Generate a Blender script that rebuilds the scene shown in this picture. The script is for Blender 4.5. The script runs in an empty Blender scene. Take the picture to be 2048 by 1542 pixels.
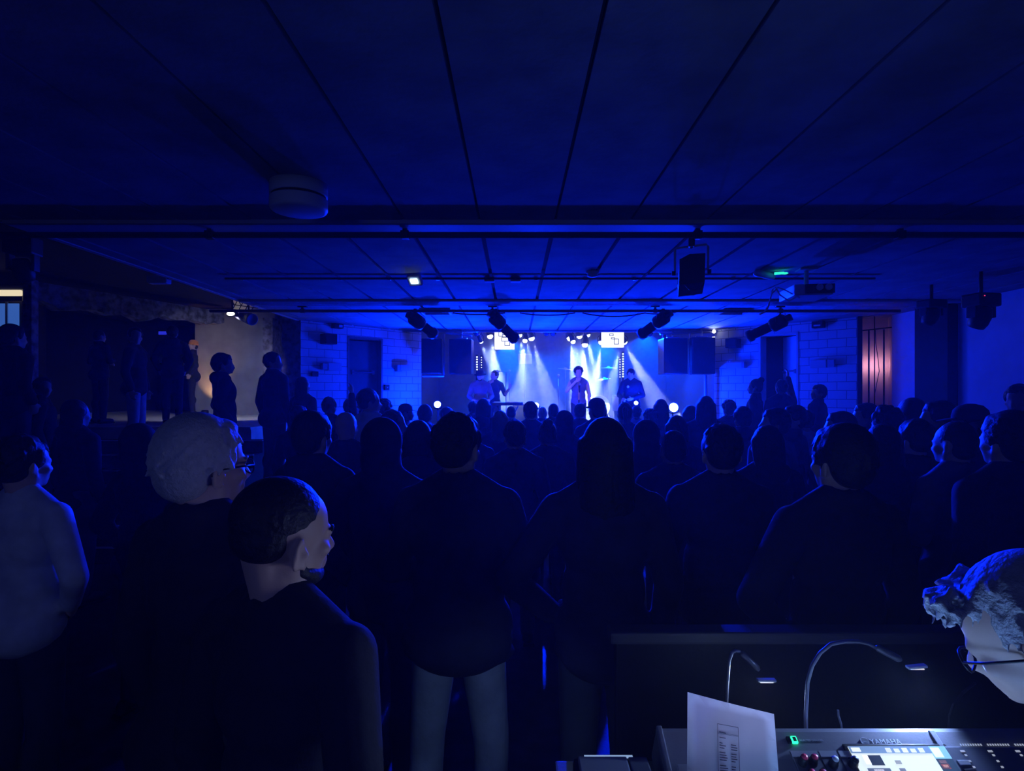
import bpy, bmesh, math, random
from mathutils import Vector, Matrix, Quaternion, Euler
PI = math.pi
SC = bpy.context.scene
COL = SC.collection
random.seed(7)

# ---------------------------------------------------------------- camera, world, exposure
F = 1150.0            # focal length in pixels of the 2048 px wide frame
CX, CY = 1030.0, 787.0  # vanishing point of the room axis
CH = 1.9              # camera height
def P(px, py, d):     # point seen at pixel (px, py) at distance d along the room
    return Vector(((px - CX) * d / F, d, CH - (py - CY) * d / F))
cam_d = bpy.data.cameras.new('camera')
cam = bpy.data.objects.new('camera', cam_d); COL.objects.link(cam)
cam.location = (0, 0, CH); cam.rotation_euler = (PI / 2, 0, 0)
cam_d.sensor_width = 36; cam_d.lens = F / 2048 * 36
cam_d.shift_x = -6 / 2048; cam_d.shift_y = 16 / 2048
cam_d.clip_start = 0.02
SC.camera = cam
w = bpy.data.worlds.new('World'); SC.world = w; w.use_nodes = True
w.node_tree.nodes['Background'].inputs[0].default_value = (0, 0, 0, 1)
w.node_tree.nodes['Background'].inputs[1].default_value = 0
vs = SC.view_settings
vs.view_transform = 'Standard'; vs.look = 'None'; vs.gamma = 1; vs.use_curve_mapping = False
vs.exposure = 0.0
cy = SC.cycles
cy.use_denoising = True
cy.max_bounces = 3; cy.diffuse_bounces = 2; cy.glossy_bounces = 1; cy.transmission_bounces = 2
cy.volume_bounces = 0; cy.transparent_max_bounces = 6
cy.caustics_reflective = False; cy.caustics_refractive = False
cy.sample_clamp_indirect = 4
cy.use_light_tree = False

BLUE = (0.0, 0.014, 1.0)
SKYB = (0.02, 0.16, 1.0)
WHITE = (0.62, 0.8, 1.0)

# ---------------------------------------------------------------- helpers: materials
MATS = {}
def mat(name, col, rough=0.6, metal=0.0, bump=0.0, bscale=60.0, var=0.0, vscale=8.0, spec=0.3, sheen=0.0):
    if name in MATS: return MATS[name]
    m = bpy.data.materials.new(name); m.use_nodes = True
    nt = m.node_tree; b = nt.nodes['Principled BSDF']
    b.inputs['Base Color'].default_value = (*col, 1); b.inputs['Roughness'].default_value = rough
    b.inputs['Metallic'].default_value = metal; b.inputs['Specular IOR Level'].default_value = spec
    if sheen: b.inputs['Sheen Weight'].default_value = sheen
    if bump or var: tc = nt.nodes.new('ShaderNodeTexCoord')
    if var:
        n = nt.nodes.new('ShaderNodeTexNoise'); n.inputs['Scale'].default_value = vscale; n.inputs['Detail'].default_value = 5
        r = nt.nodes.new('ShaderNodeValToRGB')
        r.color_ramp.elements[0].position = .35; r.color_ramp.elements[1].position = .65
        r.color_ramp.elements[0].color = (*[c * (1 - var) for c in col], 1)
        r.color_ramp.elements[1].color = (*[min(1, c * (1 + var)) for c in col], 1)
        nt.links.new(tc.outputs['Object'], n.inputs['Vector']); nt.links.new(n.outputs['Fac'], r.inputs['Fac'])
        nt.links.new(r.outputs['Color'], b.inputs['Base Color'])
    if bump:
        n = nt.nodes.new('ShaderNodeTexNoise'); n.inputs['Scale'].default_value = bscale; n.inputs['Detail'].default_value = 4
        bp = nt.nodes.new('ShaderNodeBump'); bp.inputs['Strength'].default_value = bump; bp.inputs['Distance'].default_value = .01
        nt.links.new(tc.outputs['Object'], n.inputs['Vector']); nt.links.new(n.outputs['Fac'], bp.inputs['Height'])
        nt.links.new(bp.outputs['Normal'], b.inputs['Normal'])
    MATS[name] = m
    return m
def glow(name, col, s):
    if name in MATS: return MATS[name]
    m = bpy.data.materials.new(name); m.use_nodes = True
    nt = m.node_tree; b = nt.nodes['Principled BSDF']
    b.inputs['Base Color'].default_value = (*[c * .5 for c in col], 1)
    b.inputs['Emission Color'].default_value = (*col, 1); b.inputs['Emission Strength'].default_value = s
    MATS[name] = m
    return m
def block_mat(name, c1, c2, mortar, bw, rh, rough=.75):
    m = bpy.data.materials.new(name); m.use_nodes = True
    nt = m.node_tree; N = nt.nodes; L = nt.links; b = N['Principled BSDF']
    tc = N.new('ShaderNodeTexCoord'); sp = N.new('ShaderNodeSeparateXYZ'); cb = N.new('ShaderNodeCombineXYZ')
    L.new(tc.outputs['Object'], sp.inputs[0]); L.new(sp.outputs['X'], cb.inputs['X']); L.new(sp.outputs['Z'], cb.inputs['Y'])
    br = N.new('ShaderNodeTexBrick'); br.inputs['Scale'].default_value = 1
    br.inputs['Brick Width'].default_value = bw; br.inputs['Row Height'].default_value = rh
    br.inputs['Mortar Size'].default_value = .007; br.inputs['Mortar Smooth'].default_value = .3
    br.inputs['Color1'].default_value = (*c1, 1); br.inputs['Color2'].default_value = (*c2, 1); br.inputs['Mortar'].default_value = (*mortar, 1)
    L.new(cb.outputs[0], br.inputs['Vector'])
    L.new(br.outputs['Color'], b.inputs['Base Color']); b.inputs['Roughness'].default_value = rough
    inv = N.new('ShaderNodeMath'); inv.operation = 'SUBTRACT'; inv.inputs[0].default_value = 1; L.new(br.outputs['Fac'], inv.inputs[1])
    no = N.new('ShaderNodeTexNoise'); no.inputs['Scale'].default_value = 40; L.new(tc.outputs['Object'], no.inputs['Vector'])
    ad = N.new('ShaderNodeMath'); ad.operation = 'MULTIPLY_ADD'; ad.inputs[1].default_value = .25; L.new(no.outputs['Fac'], ad.inputs[0]); L.new(inv.outputs[0], ad.inputs[2])
    bp = N.new('ShaderNodeBump'); bp.inputs['Strength'].default_value = .5; bp.inputs['Distance'].default_value = .012
    L.new(ad.outputs[0], bp.inputs['Height']); L.new(bp.outputs['Normal'], b.inputs['Normal'])
    MATS[name] = m
    return m
def haze_mat(name, dens, g):
    m = bpy.data.materials.new(name); m.use_nodes = True
    nt = m.node_tree; nt.nodes.remove(nt.nodes['Principled BSDF'])
    v = nt.nodes.new('ShaderNodeVolumeScatter'); v.inputs['Density'].default_value = dens; v.inputs['Anisotropy'].default_value = g
    v.inputs['Color'].default_value = (1, 1, 1, 1)
    nt.links.new(v.outputs[0], nt.nodes['Material Output'].inputs['Volume'])
    m.cycles.homogeneous_volume = True
    return m

# ---------------------------------------------------------------- helpers: geometry
def box(bm, c, s, M=None, bev=0.0):
    r = bmesh.ops.create_cube(bm, size=1, matrix=Matrix.Translation(c) @ Matrix.Diagonal((*s, 1)))
    vs_ = r['verts']
    if bev:
        es = {e for v in vs_ for e in v.link_edges}
        rb = bmesh.ops.bevel(bm, geom=list(es), offset=bev, segments=2, affect='EDGES', profile=.6)
        vs_ = list({v for f in rb['faces'] for v in f.verts} | {v for v in vs_ if v.is_valid})
    if M is not None: bmesh.ops.transform(bm, matrix=M, verts=vs_)
def ell(bm, c, r, R=None, u=16, v=10):
    if not hasattr(r, '__len__'): r = (r, r, r)
    M = Matrix.Translation(c)
    if R is not None: M = M @ R.to_4x4()
    bmesh.ops.create_uvsphere(bm, u_segments=u, v_segments=v, radius=1, matrix=M @ Matrix.Diagonal((*r, 1)))
def ring_tube(bm, pts, rads, seg=10, closed=False):
    pts = [Vector(p) for p in pts]; n = len(pts)
    if not hasattr(rads, '__len__'): rads = [rads] * n
    rings = []; up = None
    for i, p in enumerate(pts):
        a = pts[(i - 1) % n] if (i > 0 or closed) else p
        b = pts[(i + 1) % n] if (i < n - 1 or closed) else p
        t = (b - a).normalized()
        if up is None:
            up = Vector((0, 0, 1)) if abs(t.z) < .9 else Vector((1, 0, 0))
        x = (up - t * up.dot(t))
        x = x.normalized() if x.length > 1e-6 else t.orthogonal().normalized()
        up = x; y = t.cross(x)
        rings.append([bm.verts.new(p + (x * math.cos(2 * PI * k / seg) + y * math.sin(2 * PI * k / seg)) * rads[i]) for k in range(seg)])
    m = n if closed else n - 1
    for i in range(m):
        A, B = rings[i], rings[(i + 1) % n]
        for k in range(seg): bm.faces.new((A[k], A[(k + 1) % seg], B[(k + 1) % seg], B[k]))
    if not closed:
        bm.faces.new(rings[0][::-1]); bm.faces.new(rings[-1])
def cap(bm, a, b, ra, rb=None, seg=12):   # rounded tapering limb
    rb = ra if rb is None else rb
    a = Vector(a); b = Vector(b); t = (b - a)
    if t.length < 1e-5: return ell(bm, a, ra)
    t.normalize(); pts = []; rr = []
    for k in range(1, 5):
        an = PI / 2 * k / 4; pts.append(a - t * ra * math.cos(an)); rr.append(max(1e-4, ra * math.sin(an)))
    for k in range(0, 4):
        an = PI / 2 * k / 4; pts.append(b + t * rb * math.sin(an)); rr.append(max(1e-4, rb * math.cos(an)))
    ring_tube(bm, pts, rr, seg)
def lathe(bm, prof, seg=20, M=None):
    rings = []; nv = []
    for r, z in prof:
        if r < 1e-5:
            v = bm.verts.new((0, 0, z)); rings.append([v] * seg); nv.append(v)
        else:
            R = [bm.verts.new((r * math.cos(2 * PI * k / seg), r * math.sin(2 * PI * k / seg), z)) for k in range(seg)]
            rings.append(R); nv += R
    for A, B in zip(rings, rings[1:]):
        for k in range(seg):
            q = [A[k], A[(k + 1) % seg], B[(k + 1) % seg], B[k]]
            q = [v for i, v in enumerate(q) if v not in q[:i]]
            if len(q) > 2: bm.faces.new(q)
    for R, rev in ((rings[0], True), (rings[-1], False)):
        if R[0] is not R[1]: bm.faces.new(R[::-1] if rev else R)
    if M is not None: bmesh.ops.transform(bm, matrix=M, verts=nv)
def poly(bm, pts, thick_vec):     # flat outline given a thickness
    A = [bm.verts.new(p) for p in pts]; B = [bm.verts.new(Vector(p) + Vector(thick_vec)) for p in pts]
    n = len(A); bm.faces.new(A); bm.faces.new(B[::-1])
    for k in range(n): bm.faces.new((A[k], B[k], B[(k + 1) % n], A[(k + 1) % n]))
def to_mesh(bm, name, smooth=False):
    bmesh.ops.recalc_face_normals(bm, faces=bm.faces)
    me = bpy.data.meshes.new(name); bm.to_mesh(me); bm.free()
    if smooth:
        for p in me.polygons: p.use_smooth = True
    return me
def link(name, me, m, parent=None, slot=False):
    o = bpy.data.objects.new(name, me); COL.objects.link(o)
    if m is not None:
        if not me.materials: me.materials.append(m)
        if slot:
            o.material_slots[0].link = 'OBJECT'; o.material_slots[0].material = m
    if parent is not None: o.parent = parent
    return o
def obj(name, bm, m, parent=None, smooth=False):
    return link(name, to_mesh(bm, name, smooth), m, parent)
def tag(o, label=None, cat=None, group=None, kind=None):
    if label: o['label'] = label
    if cat: o['category'] = cat
    if group: o['group'] = group
    if kind: o['kind'] = kind
    return o
def thing(name, label, cat, loc=(0, 0, 0), rz=0.0, group=None):
    o = bpy.data.objects.new(name, None); COL.objects.link(o); o.empty_display_size = .1
    o.location = loc; o.rotation_euler = (0, 0, rz)
    return tag(o, label, cat, group)
def struct(name, bm, m, parent=None, smooth=False):
    o = obj(name, bm, m, parent, smooth)
    if parent is None: o['kind'] = 'structure'
    return o
def B(): return bmesh.new()
def remesh(bm, voxel, name, it=6):
    bmesh.ops.recalc_face_normals(bm, faces=bm.faces)
    me = bpy.data.meshes.new('tmp'); bm.to_mesh(me); bm.free()
    o = bpy.data.objects.new('tmp', me); COL.objects.link(o)
    r = o.modifiers.new('r', 'REMESH'); r.mode = 'VOXEL'; r.voxel_size = voxel; r.use_smooth_shade = True
    s = o.modifiers.new('s', 'SMOOTH'); s.factor = .5; s.iterations = it
    dg = bpy.context.evaluated_depsgraph_get()
    out = bpy.data.meshes.new_from_object(o.evaluated_get(dg)); out.name = name
    bpy.data.objects.remove(o); bpy.data.meshes.remove(me)
    out.materials.clear()
    for p in out.polygons: p.use_smooth = True
    return out
def text_mesh(s, size, name, depth=.0006):
    c = bpy.data.curves.new('t', 'FONT'); c.body = s; c.size = size; c.extrude = depth; c.align_x = 'LEFT'
    o = bpy.data.objects.new('t', c); COL.objects.link(o)
    dg = bpy.context.evaluated_depsgraph_get()
    me = bpy.data.meshes.new_from_object(o.evaluated_get(dg)); me.name = name
    bpy.data.objects.remove(o); bpy.data.curves.remove(c)
    return me
def aim(direction): return Vector(direction).to_track_quat('-Z', 'Y')
def spot(parent, loc, target, power, col, angle, blend=.3, rad=.05, name='light'):
    d = bpy.data.lights.new(name, 'SPOT'); d.energy = power; d.color = col; d.spot_size = math.radians(angle); d.spot_blend = blend
    d.shadow_soft_size = rad
    o = bpy.data.objects.new(name, d); COL.objects.link(o)
    o.location = loc; o.rotation_mode = 'QUATERNION'; o.rotation_quaternion = aim(Vector(target) - Vector(loc))
    if parent is not None:
        bpy.context.view_layer.update()
        o.parent = parent; o.matrix_parent_inverse = parent.matrix_world.inverted()
    return o
def area(parent, loc, target, power, col, sx, sy, spread=180, name='light'):
    d = bpy.data.lights.new(name, 'AREA'); d.energy = power; d.color = col; d.shape = 'RECTANGLE'; d.size = sx; d.size_y = sy
    d.spread = math.radians(spread)
    o = bpy.data.objects.new(name, d); COL.objects.link(o)
    o.location = loc; o.rotation_mode = 'QUATERNION'; o.rotation_quaternion = aim(Vector(target) - Vector(loc))
    if parent is not None:
        bpy.context.view_layer.update()
        o.parent = parent; o.matrix_parent_inverse = parent.matrix_world.inverted()
    return o
def point(parent, loc, power, col, rad=.03, name='light'):
    d = bpy.data.lights.new(name, 'POINT'); d.energy = power; d.color = col; d.shadow_soft_size = rad
    o = bpy.data.objects.new(name, d); COL.objects.link(o); o.location = loc
    if parent is not None:
        bpy.context.view_layer.update()
        o.parent = parent; o.matrix_parent_inverse = parent.matrix_world.inverted()
    return o

# ---------------------------------------------------------------- materials
black_paint = mat('black_paint', (.02, .02, .024), .5, bump=.1)
black_metal = mat('black_metal', (.012, .012, .014), .4, .3)
steel = mat('steel', (.35, .36, .4), .35, .8)
ceil_m = mat('ceiling_paint', (.26, .26, .29), .85, bump=.35, bscale=25, var=.18, vscale=3)
plate_m = mat('plate_paint', (.46, .46, .5), .55, bump=.1)
dark_gap = mat('dark_gap', (.03, .03, .035), .9)
floor_m = mat('floor_vinyl', (.03, .03, .035), .5, bump=.1, var=.3)
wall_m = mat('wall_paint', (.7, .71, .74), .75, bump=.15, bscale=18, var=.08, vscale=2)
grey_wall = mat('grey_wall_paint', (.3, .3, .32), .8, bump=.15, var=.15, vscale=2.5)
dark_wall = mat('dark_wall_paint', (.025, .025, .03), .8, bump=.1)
rough_plaster = mat('rough_plaster', (.22, .21, .24), .9, bump=1.0, bscale=14, var=.55, vscale=9)
curtain_m = mat('curtain_black', (.02, .02, .03), .9)
white_plastic = mat('white_plastic', (.65, .66, .7), .45)
stage_m = mat('stage_deck', (.03, .03, .035), .55, bump=.1)
plat_m = mat('platform_floor', (.62, .62, .6), .6, bump=.1, var=.15, vscale=5)
wood_m = mat('door_paint', (.16, .16, .18), .5, bump=.08)
blocks_m = block_mat('painted_blocks', (.8, .8, .82), (.74, .74, .77), (.3, .3, .33), .335, .163)
lens_white = glow('lamp_lens_white', (.85, .93, 1), 12)
lens_blue = glow('lamp_lens_blue', (.45, .62, 1), 10)
lens_dim = glow('lens_dim', (.5, .6, 1), 1.2)
# ---------------------------------------------------------------- the room
CEIL = CH + 1.4       # 3.3 m
YB = 12.75            # line of the stage front
X_L, X_R = -4.13, 6.75
# floor
bm = B(); box(bm, (-1.5, 7.5, -.05), (19, 23, .1)); struct('floor', bm, floor_m)
# main ceiling: painted boards with open joints between them, above a dark backing
bm = B()
box(bm, ((X_L + X_R) / 2 + .1, (YB - 4) / 2 + 0, CEIL + .06), (X_R - X_L + .2, YB + 4, .06))
backing = struct('ceiling', bm, dark_gap)
bm = B(); x = -.286 - .61 * 7
rnd = random.Random(3)
while x < X_R + .1:
    y = -4.0
    while y < YB - .01:
        y1 = min(YB, 4.7 if y < 4.6 else 8.7 if y < 8.6 else YB); gp = .01 if y < 3 else .021
        x0 = max(x + gp, X_L); x1 = min(x + .61 - gp, X_R + .2)
        if x1 > x0: box(bm, ((x0 + x1) / 2, (y + y1) / 2, CEIL + .015 + rnd.uniform(-.002, .002)), (x1 - x0, y1 - y - .004, .03))
        y = y1
    x += .61
obj('ceiling_boards', bm, ceil_m, backing)
# flat plates across the ceiling
for n_, y0, y1 in (('trim_1', 4.63, 4.89), ('trim_2', 8.58, 8.98)):
    bm = B(); box(bm, ((X_L + X_R) / 2, (y0 + y1) / 2, CEIL - .013), (X_R - X_L, y1 - y0, .034), bev=.003)
    struct(n_, bm, plate_m)
# edge board of the ceiling on the open left side
bm = B(); box(bm, (X_L - .03, 4.4, CEIL + .02), (.06, 16.6, .06)); struct('trim_3', bm, plate_m)
# right wall with its pilaster and end return
bm = B()
box(bm, (X_R + .1, 3.2, 1.75), (.2, 14.2, 3.5))
struct('wall_right', bm, wall_m)
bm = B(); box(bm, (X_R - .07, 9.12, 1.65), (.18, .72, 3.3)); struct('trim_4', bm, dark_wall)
# splayed block walls either side of the stage
def splay(name, O, E, pieces, m, h=CEIL + .1, t=.2):
    O = Vector((*O, 0)); E = Vector((*E, 0)); L = (E - O).length; a = math.atan2(E.y - O.y, E.x - O.x)
    bm = B()
    for t0, t1, z0, z1 in pieces: box(bm, ((t0 + t1) / 2 * L, t / 2, (z0 + z1) / 2), ((t1 - t0) * L, t, z1 - z0))
    o = struct(name, bm, m); o.location = O; o.rotation_euler = (0, 0, a)
    return O, E, L, a
def on_splay(S, px, py, off=0.0):     # point of a splayed wall behind a pixel
    O, E, L, a = S; r = (px - CX) / F; dv = E - O
    t = (r * O.y - O.x) / (dv.x - r * dv.y); p = O + dv * t
    n = Vector((math.sin(a), -math.cos(a), 0))
    return Vector((p.x, p.y, CH - (py - CY) * p.y / F)) + n * off
SL = splay('wall_left', (-4.1, 11.0), (-2.15, 13.2), [(0, .346, 0, 3.4), (.637, 1, 0, 3.4), (.346, .637, 3.08, 3.4)], blocks_m)
SR = splay('wall_right_splay', (4.4, 12.7), (6.28, 10.54), [(0, .352, 0, 3.4), (.632, 1, 0, 3.4), (.352, .632, 3.12, 3.4)], blocks_m)
# rough plaster end of the left block wall
bm = B(); box(bm, (-4.28, 11.15, 1.7), (.36, .3, 3.4)); struct('wall_left_end', bm, rough_plaster)
# the fire door in the left wall and the door in the right wall
def door(name, S, t0, t1, ztop, ajar, m):
    O, E, L, a = S; p = O.lerp(E, t0); wd = (t1 - t0) * L
    r = bpy.data.objects.new(name, None); COL.objects.link(r); r.location = p; r.rotation_euler = (0, 0, a); r['kind'] = 'structure'
    bm = B(); 
    for sx in (.02, wd - .02): box(bm, (sx, .12, ztop / 2), (.04, .26, ztop))
    box(bm, (wd / 2, .12, ztop - .02), (wd, .26, .04)); obj('door_frame', bm, wood_m if ajar < .3 else wall_m, r)
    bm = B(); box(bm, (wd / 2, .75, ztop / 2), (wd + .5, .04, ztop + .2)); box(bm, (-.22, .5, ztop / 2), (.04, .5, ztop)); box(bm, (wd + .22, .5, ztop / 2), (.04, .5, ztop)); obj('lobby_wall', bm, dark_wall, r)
    M = Matrix.Translation((wd - .04, .16, 0)) @ Matrix.Rotation(-ajar, 4, 'Z')
    lw = wd * .72 if ajar < .3 else wd - .3
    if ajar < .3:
        bm = B(); box(bm, (.17, .6, 1.9), (.05, .03, .55), bev=.004); obj('pink_lit_strip', bm, glow('lobby_pink', (1, .62, .7), .42), r)  # pink light on a strip of lobby wall, put in as a glowing box
    bm = B(); box(bm, (-lw / 2, 0, ztop / 2 - .02), (lw, .045, ztop - .08), bev=.004); bmesh.ops.transform(bm, matrix=M, verts=bm.verts); lf = obj('door_leaf', bm, m, r)
    bm = B(); cap(bm, (-lw + .06, -.06, 1.05 + 1.3), (-.08, -.06, 1.05 + 1.3), .016)
    box(bm, (-lw + .08, -.035, 2.35), (.05, .05, .09), bev=.006); box(bm, (-.09, -.035, 2.35), (.05, .05, .09), bev=.006)
    bmesh.ops.transform(bm, matrix=M, verts=bm.verts); obj('push_bar', bm, steel, lf)
    return r
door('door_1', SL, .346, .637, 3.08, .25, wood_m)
door('door_2', SR, .352, .632, 3.12, .55, wall_m)
# tall pale lit reveal at the right corner: a narrow window with pipes in front
wr = bpy.data.objects.new('window_1', None); COL.objects.link(wr); wr['kind'] = 'structure'
Wa, Wb = Vector((6.31, 10.46, 0)), Vector((6.76, 10.28, 0)); wa = math.atan2(Wb.y - Wa.y, Wb.x - Wa.x); wl = (Wb - Wa).length
wr.location = Wa; wr.rotation_euler = (0, 0, wa)
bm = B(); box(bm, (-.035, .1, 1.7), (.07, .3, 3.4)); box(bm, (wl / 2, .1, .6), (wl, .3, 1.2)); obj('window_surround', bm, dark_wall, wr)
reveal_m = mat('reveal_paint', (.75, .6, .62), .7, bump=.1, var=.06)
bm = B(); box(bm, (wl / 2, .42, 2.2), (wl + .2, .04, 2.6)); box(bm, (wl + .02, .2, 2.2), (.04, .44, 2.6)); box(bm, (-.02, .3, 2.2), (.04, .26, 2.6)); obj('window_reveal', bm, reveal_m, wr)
bm = B(); ring_tube(bm, [(.02, .06, 3.05), (wl, .06, 3.09)], .012); obj('window_bar', bm, black_metal, wr)
for k, xx in enumerate((.12, .21, .355)):
    bm = B(); ring_tube(bm, [(xx, .06, 1.2), (xx, .06, 3.06 if k != 1 else 3.3)], .014 if k != 1 else .009); obj('window_pipe', bm, black_metal, wr)
bm = B(); ring_tube(bm, [(.22, .05, 3.05), (.225, .03, 2.8), (.26, .02, 2.5), (.275, .02, 2.3), (.24, .02, 2.1), (.21, .04, 1.9), (.2, .05, 1.5)], .006); obj('window_cable', bm, black_metal, wr)
pl = area(None, (0, 0, 0), (0, 0, -1), .9, (1, .5, .62), .35, .12, name='window_lamp')
pl.parent = wr; pl.location = (wl / 2, .2, 2.42); pl.rotation_quaternion = aim((0, .9, .04))
# back of the room, annex walls, closing walls
bm = B(); box(bm, (-1.5, -3.6, 2.2), (19, .2, 4.6)); struct('wall_back', bm, dark_wall)
# stage recess
SX0, SX1, SYB, SZ = -2.3, 4.55, 17.3, .74
bm = B(); box(bm, ((SX0 + SX1) / 2, SYB + .1, 2.3), (SX1 - SX0 + .8, .2, 4.6)); struct('wall_stage_back', bm, mat('stage_back_paint', (.16, .16, .18), .8, var=.2))
bm = B(); box(bm, (SX0 - .1, 15.2, 2.3), (.2, 4.3, 4.6)); struct('wall_stage_left', bm, mat('stage_side_paint', (.12, .12, .14), .8))
bm = B(); box(bm, (SX1 + .1, 15.2, 2.3), (.2, 4.3, 4.6)); struct('wall_stage_right', bm, MATS['stage_side_paint'])
bm = B(); box(bm, ((SX0 + SX1) / 2, 15.1, 4.3), (SX1 - SX0 + .6, 4.6, .1)); struct('ceiling_stage', bm, dark_wall)
bm = B(); box(bm, ((SX0 + SX1) / 2, YB + .05, 3.8), (SX1 - SX0 + .4, .1, 1.05)); box(bm, ((SX0 + SX1) / 2, YB - .0, CEIL - .025), (SX1 - SX0, .06, .03)); struct('trim_5', bm, plate_m)
bm = B()
box(bm, ((SX0 + SX1) / 2 + .1, 15.02, SZ / 2), (SX1 - SX0 - .24, 4.5, SZ), bev=.01)
st = obj('stage', bm, stage_m); tag(st, 'low black stage platform the band stands on', 'stage')
# left: raised platform, stairs, annex shell
bm = B(); box(bm, (-9.0, 13.2, .7), (10.2, 9.4, 1.4)); struct('floor_platform', bm, plat_m)
bm = B(); box(bm, (-9.0, 8.49, 1.385), (10.2, .03, .04)); struct('trim_6', bm, mat('nosing_strip', (.55, .56, .55), .5))
stairs = bpy.data.objects.new('stairs', None); COL.objects.link(stairs)
tag(stairs, 'flight of dark steps with pale nosings rising to the left platform', 'stairs')
bm = B()
for k in range(7): box(bm, (-5.35, 8.5 - .15 - .3 * k, (1.4 - .175 * (k + 1)) / 2), (3.5, .3, 1.4 - .175 * (k + 1)))
obj('steps', bm, mat('step_carpet', (.02, .02, .025), .8), stairs)
for k in range(7):
    bm = B(); box(bm, (-5.35, 8.5 - .3 * k - .285, 1.4 - .175 * (k + 1) + .004), (3.5, .045, .012)); obj('nosing', bm, MATS['nosing_strip'], stairs)
bm = B(); box(bm, (-2.95, 7.45, .3), (1.25, 1.9, .6), bev=.01); lb = obj('riser', bm, stage_m); tag(lb, 'dark box riser at the right foot of the stairs', 'riser')
bm = B(); box(bm, (4.55, 9.45, .17), (1.9, 1.9, .34), bev=.01); rb_ = obj('riser', bm, stage_m); tag(rb_, 'low dark riser along the right block wall', 'riser')
bm = B(); box(bm, (-6.62, 13.7, 2.65), (1.9, .2, 2.5)); struct('wall_platform_back', bm, grey_wall)
bm = B(); box(bm, (-5.55, 13.35, 2.5), (.22, .9, 2.2)); struct('wall_platform_end', bm, rough_plaster)
bm = B(); box(bm, (-4.9, 14.2, 2.6), (1.1, .2, 2.6)); struct('wall_platform_gap', bm, dark_wall)
bm = B(); box(bm, (-10.2, 17.8, 2.3), (9, .2, 4.6)); struct('wall_annex_back', bm, dark_wall)
bm = B(); box(bm, (-11.1, 7, 2.3), (.2, 22, 4.6)); struct('wall_annex_left', bm, dark_wall)
bm = B(); box(bm, (-7.8, 7.2, 3.98), (6.8, 22, .1)); struct('ceiling_annex', bm, dark_wall)
# rough fascia beam over the platform and its pier
bm = B()
a0, a1 = Vector((-8.15, 9.7, 0)), Vector((-6.75, 13.35, 0)); n_ = 26; rnd = random.Random(11)
prev = None
for k in range(n_ + 1):
    p = a0.lerp(a1, k / n_); zb = 3.42 + .05 * math.sin(k * 1.3) + rnd.uniform(-.03, .03) + (.06 if k > 15 else 0); zt = 3.8
    d = rnd.uniform(-.02, .02)
    ring = [bm.verts.new((p.x + d, p.y - d, zb)), bm.verts.new((p.x + d, p.y - d, zt)), bm.verts.new((p.x - .25, p.y + .1, zt)), bm.verts.new((p.x - .25, p.y + .1, zb))]
    if prev:
        for i in range(4): bm.faces.new((prev[i], prev[(i + 1) % 4], ring[(i + 1) % 4], ring[i]))
    else: bm.faces.new(ring[::-1])
    prev = ring
bm.faces.new(prev); struct('beam_platform', bm, rough_plaster)
bm = B(); box(bm, (-8.1, 9.62, 2.6), (.14, .14, 2.4)); struct('column_platform', bm, rough_plaster)
# haze
ov = obj('haze', (lambda b: (box(b, (1.15, 2.0, 1.16), (11.0, 11.0, 2.3)), b)[1])(B()), haze_mat('crowd_haze', .0048, .4)); tag(ov, 'blue haze hanging low over the crowd', 'haze', kind='stuff')
of = obj('haze', (lambda b: (box(b, (1.15, 10.08, 1.64), (10.6, 5.1, 3.26)), b)[1])(B()), haze_mat('front_haze', .0016, .3)); tag(of, 'thin blue haze in front of the stage', 'haze', kind='stuff')
oh = obj('haze', (lambda b: (box(b, ((SX0 + SX1) / 2, 15.32, 2.5), (SX1 - SX0 - .05, 3.9, 3.45)), b)[1])(B()), haze_mat('stage_haze', .07, .3)); tag(oh, 'dense bright stage haze round the band', 'haze', kind='stuff')
# skirting
bm = B(); box(bm, (X_R - .015, 3.5, .06), (.03, 12, .12)); struct('baseboard_right', bm, dark_wall)
# ---------------------------------------------------------------- people
def Mx(yaw=0, pitch=0, roll=0, at=(0, -.008, 1.53)):
    return Matrix.Translation(at) @ Euler((pitch, roll, yaw), 'YXZ').to_matrix().to_4x4()
def xf(bm, M, fn):
    n = len(bm.verts); bm.verts.ensure_lookup_table(); fn(bm)
    bm.verts.ensure_lookup_table()
    bmesh.ops.transform(bm, matrix=M, verts=bm.verts[n:])
def head_prims(bm):
    ell(bm, (0, -.012, .125), (.076, .098, .094), u=24, v=16)
    ell(bm, (0, .03, .125), (.066, .062, .07)); ell(bm, (0, .04, .065), (.06, .055, .07))
    ell(bm, (0, .035, .025), (.05, .055, .04)); ell(bm, (0, .078, .004), (.023, .02, .018))
    cap(bm, (-.034, .083, .104), (.034, .083, .104), .013)
    cap(bm, (0, .092, .1), (0, .115, .06), .009, .013); cap(bm, (0, .1, .05), (0, .108, .056), .012)
    ell(bm, (0, .095, .033), (.024, .011, .006)); ell(bm, (0, .093, .021), (.021, .011, .008))
    for s in (-1, 1):
        ell(bm, (s * .045, .005, .035), (.02, .035, .04)); ell(bm, (s * .042, .062, .068), (.023, .023, .019))
        ell(bm, (s * .031, .078, .086), .0135); ell(bm, (s * .012, .102, .055), .0095)
        ear = [Vector((s * (.079 - .010 * math.sin(t) * 0 + .009 * (.5 - .5 * math.cos(t))), -.008 - .019 * (.5 - .5 * math.cos(t)) + .004 * math.sin(t), .076 + .031 * math.sin(t))) for t in [2 * PI * k / 14 for k in range(14)]]
        ring_tube(bm, ear, .0056, 8, True); ell(bm, (s * .0735, -.01, .074), (.007, .017, .028)); ell(bm, (s * .081, -.003, .05), (.007, .009, .011)); ell(bm, (s * .084, .003, .074), (.006, .006, .009))
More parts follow.
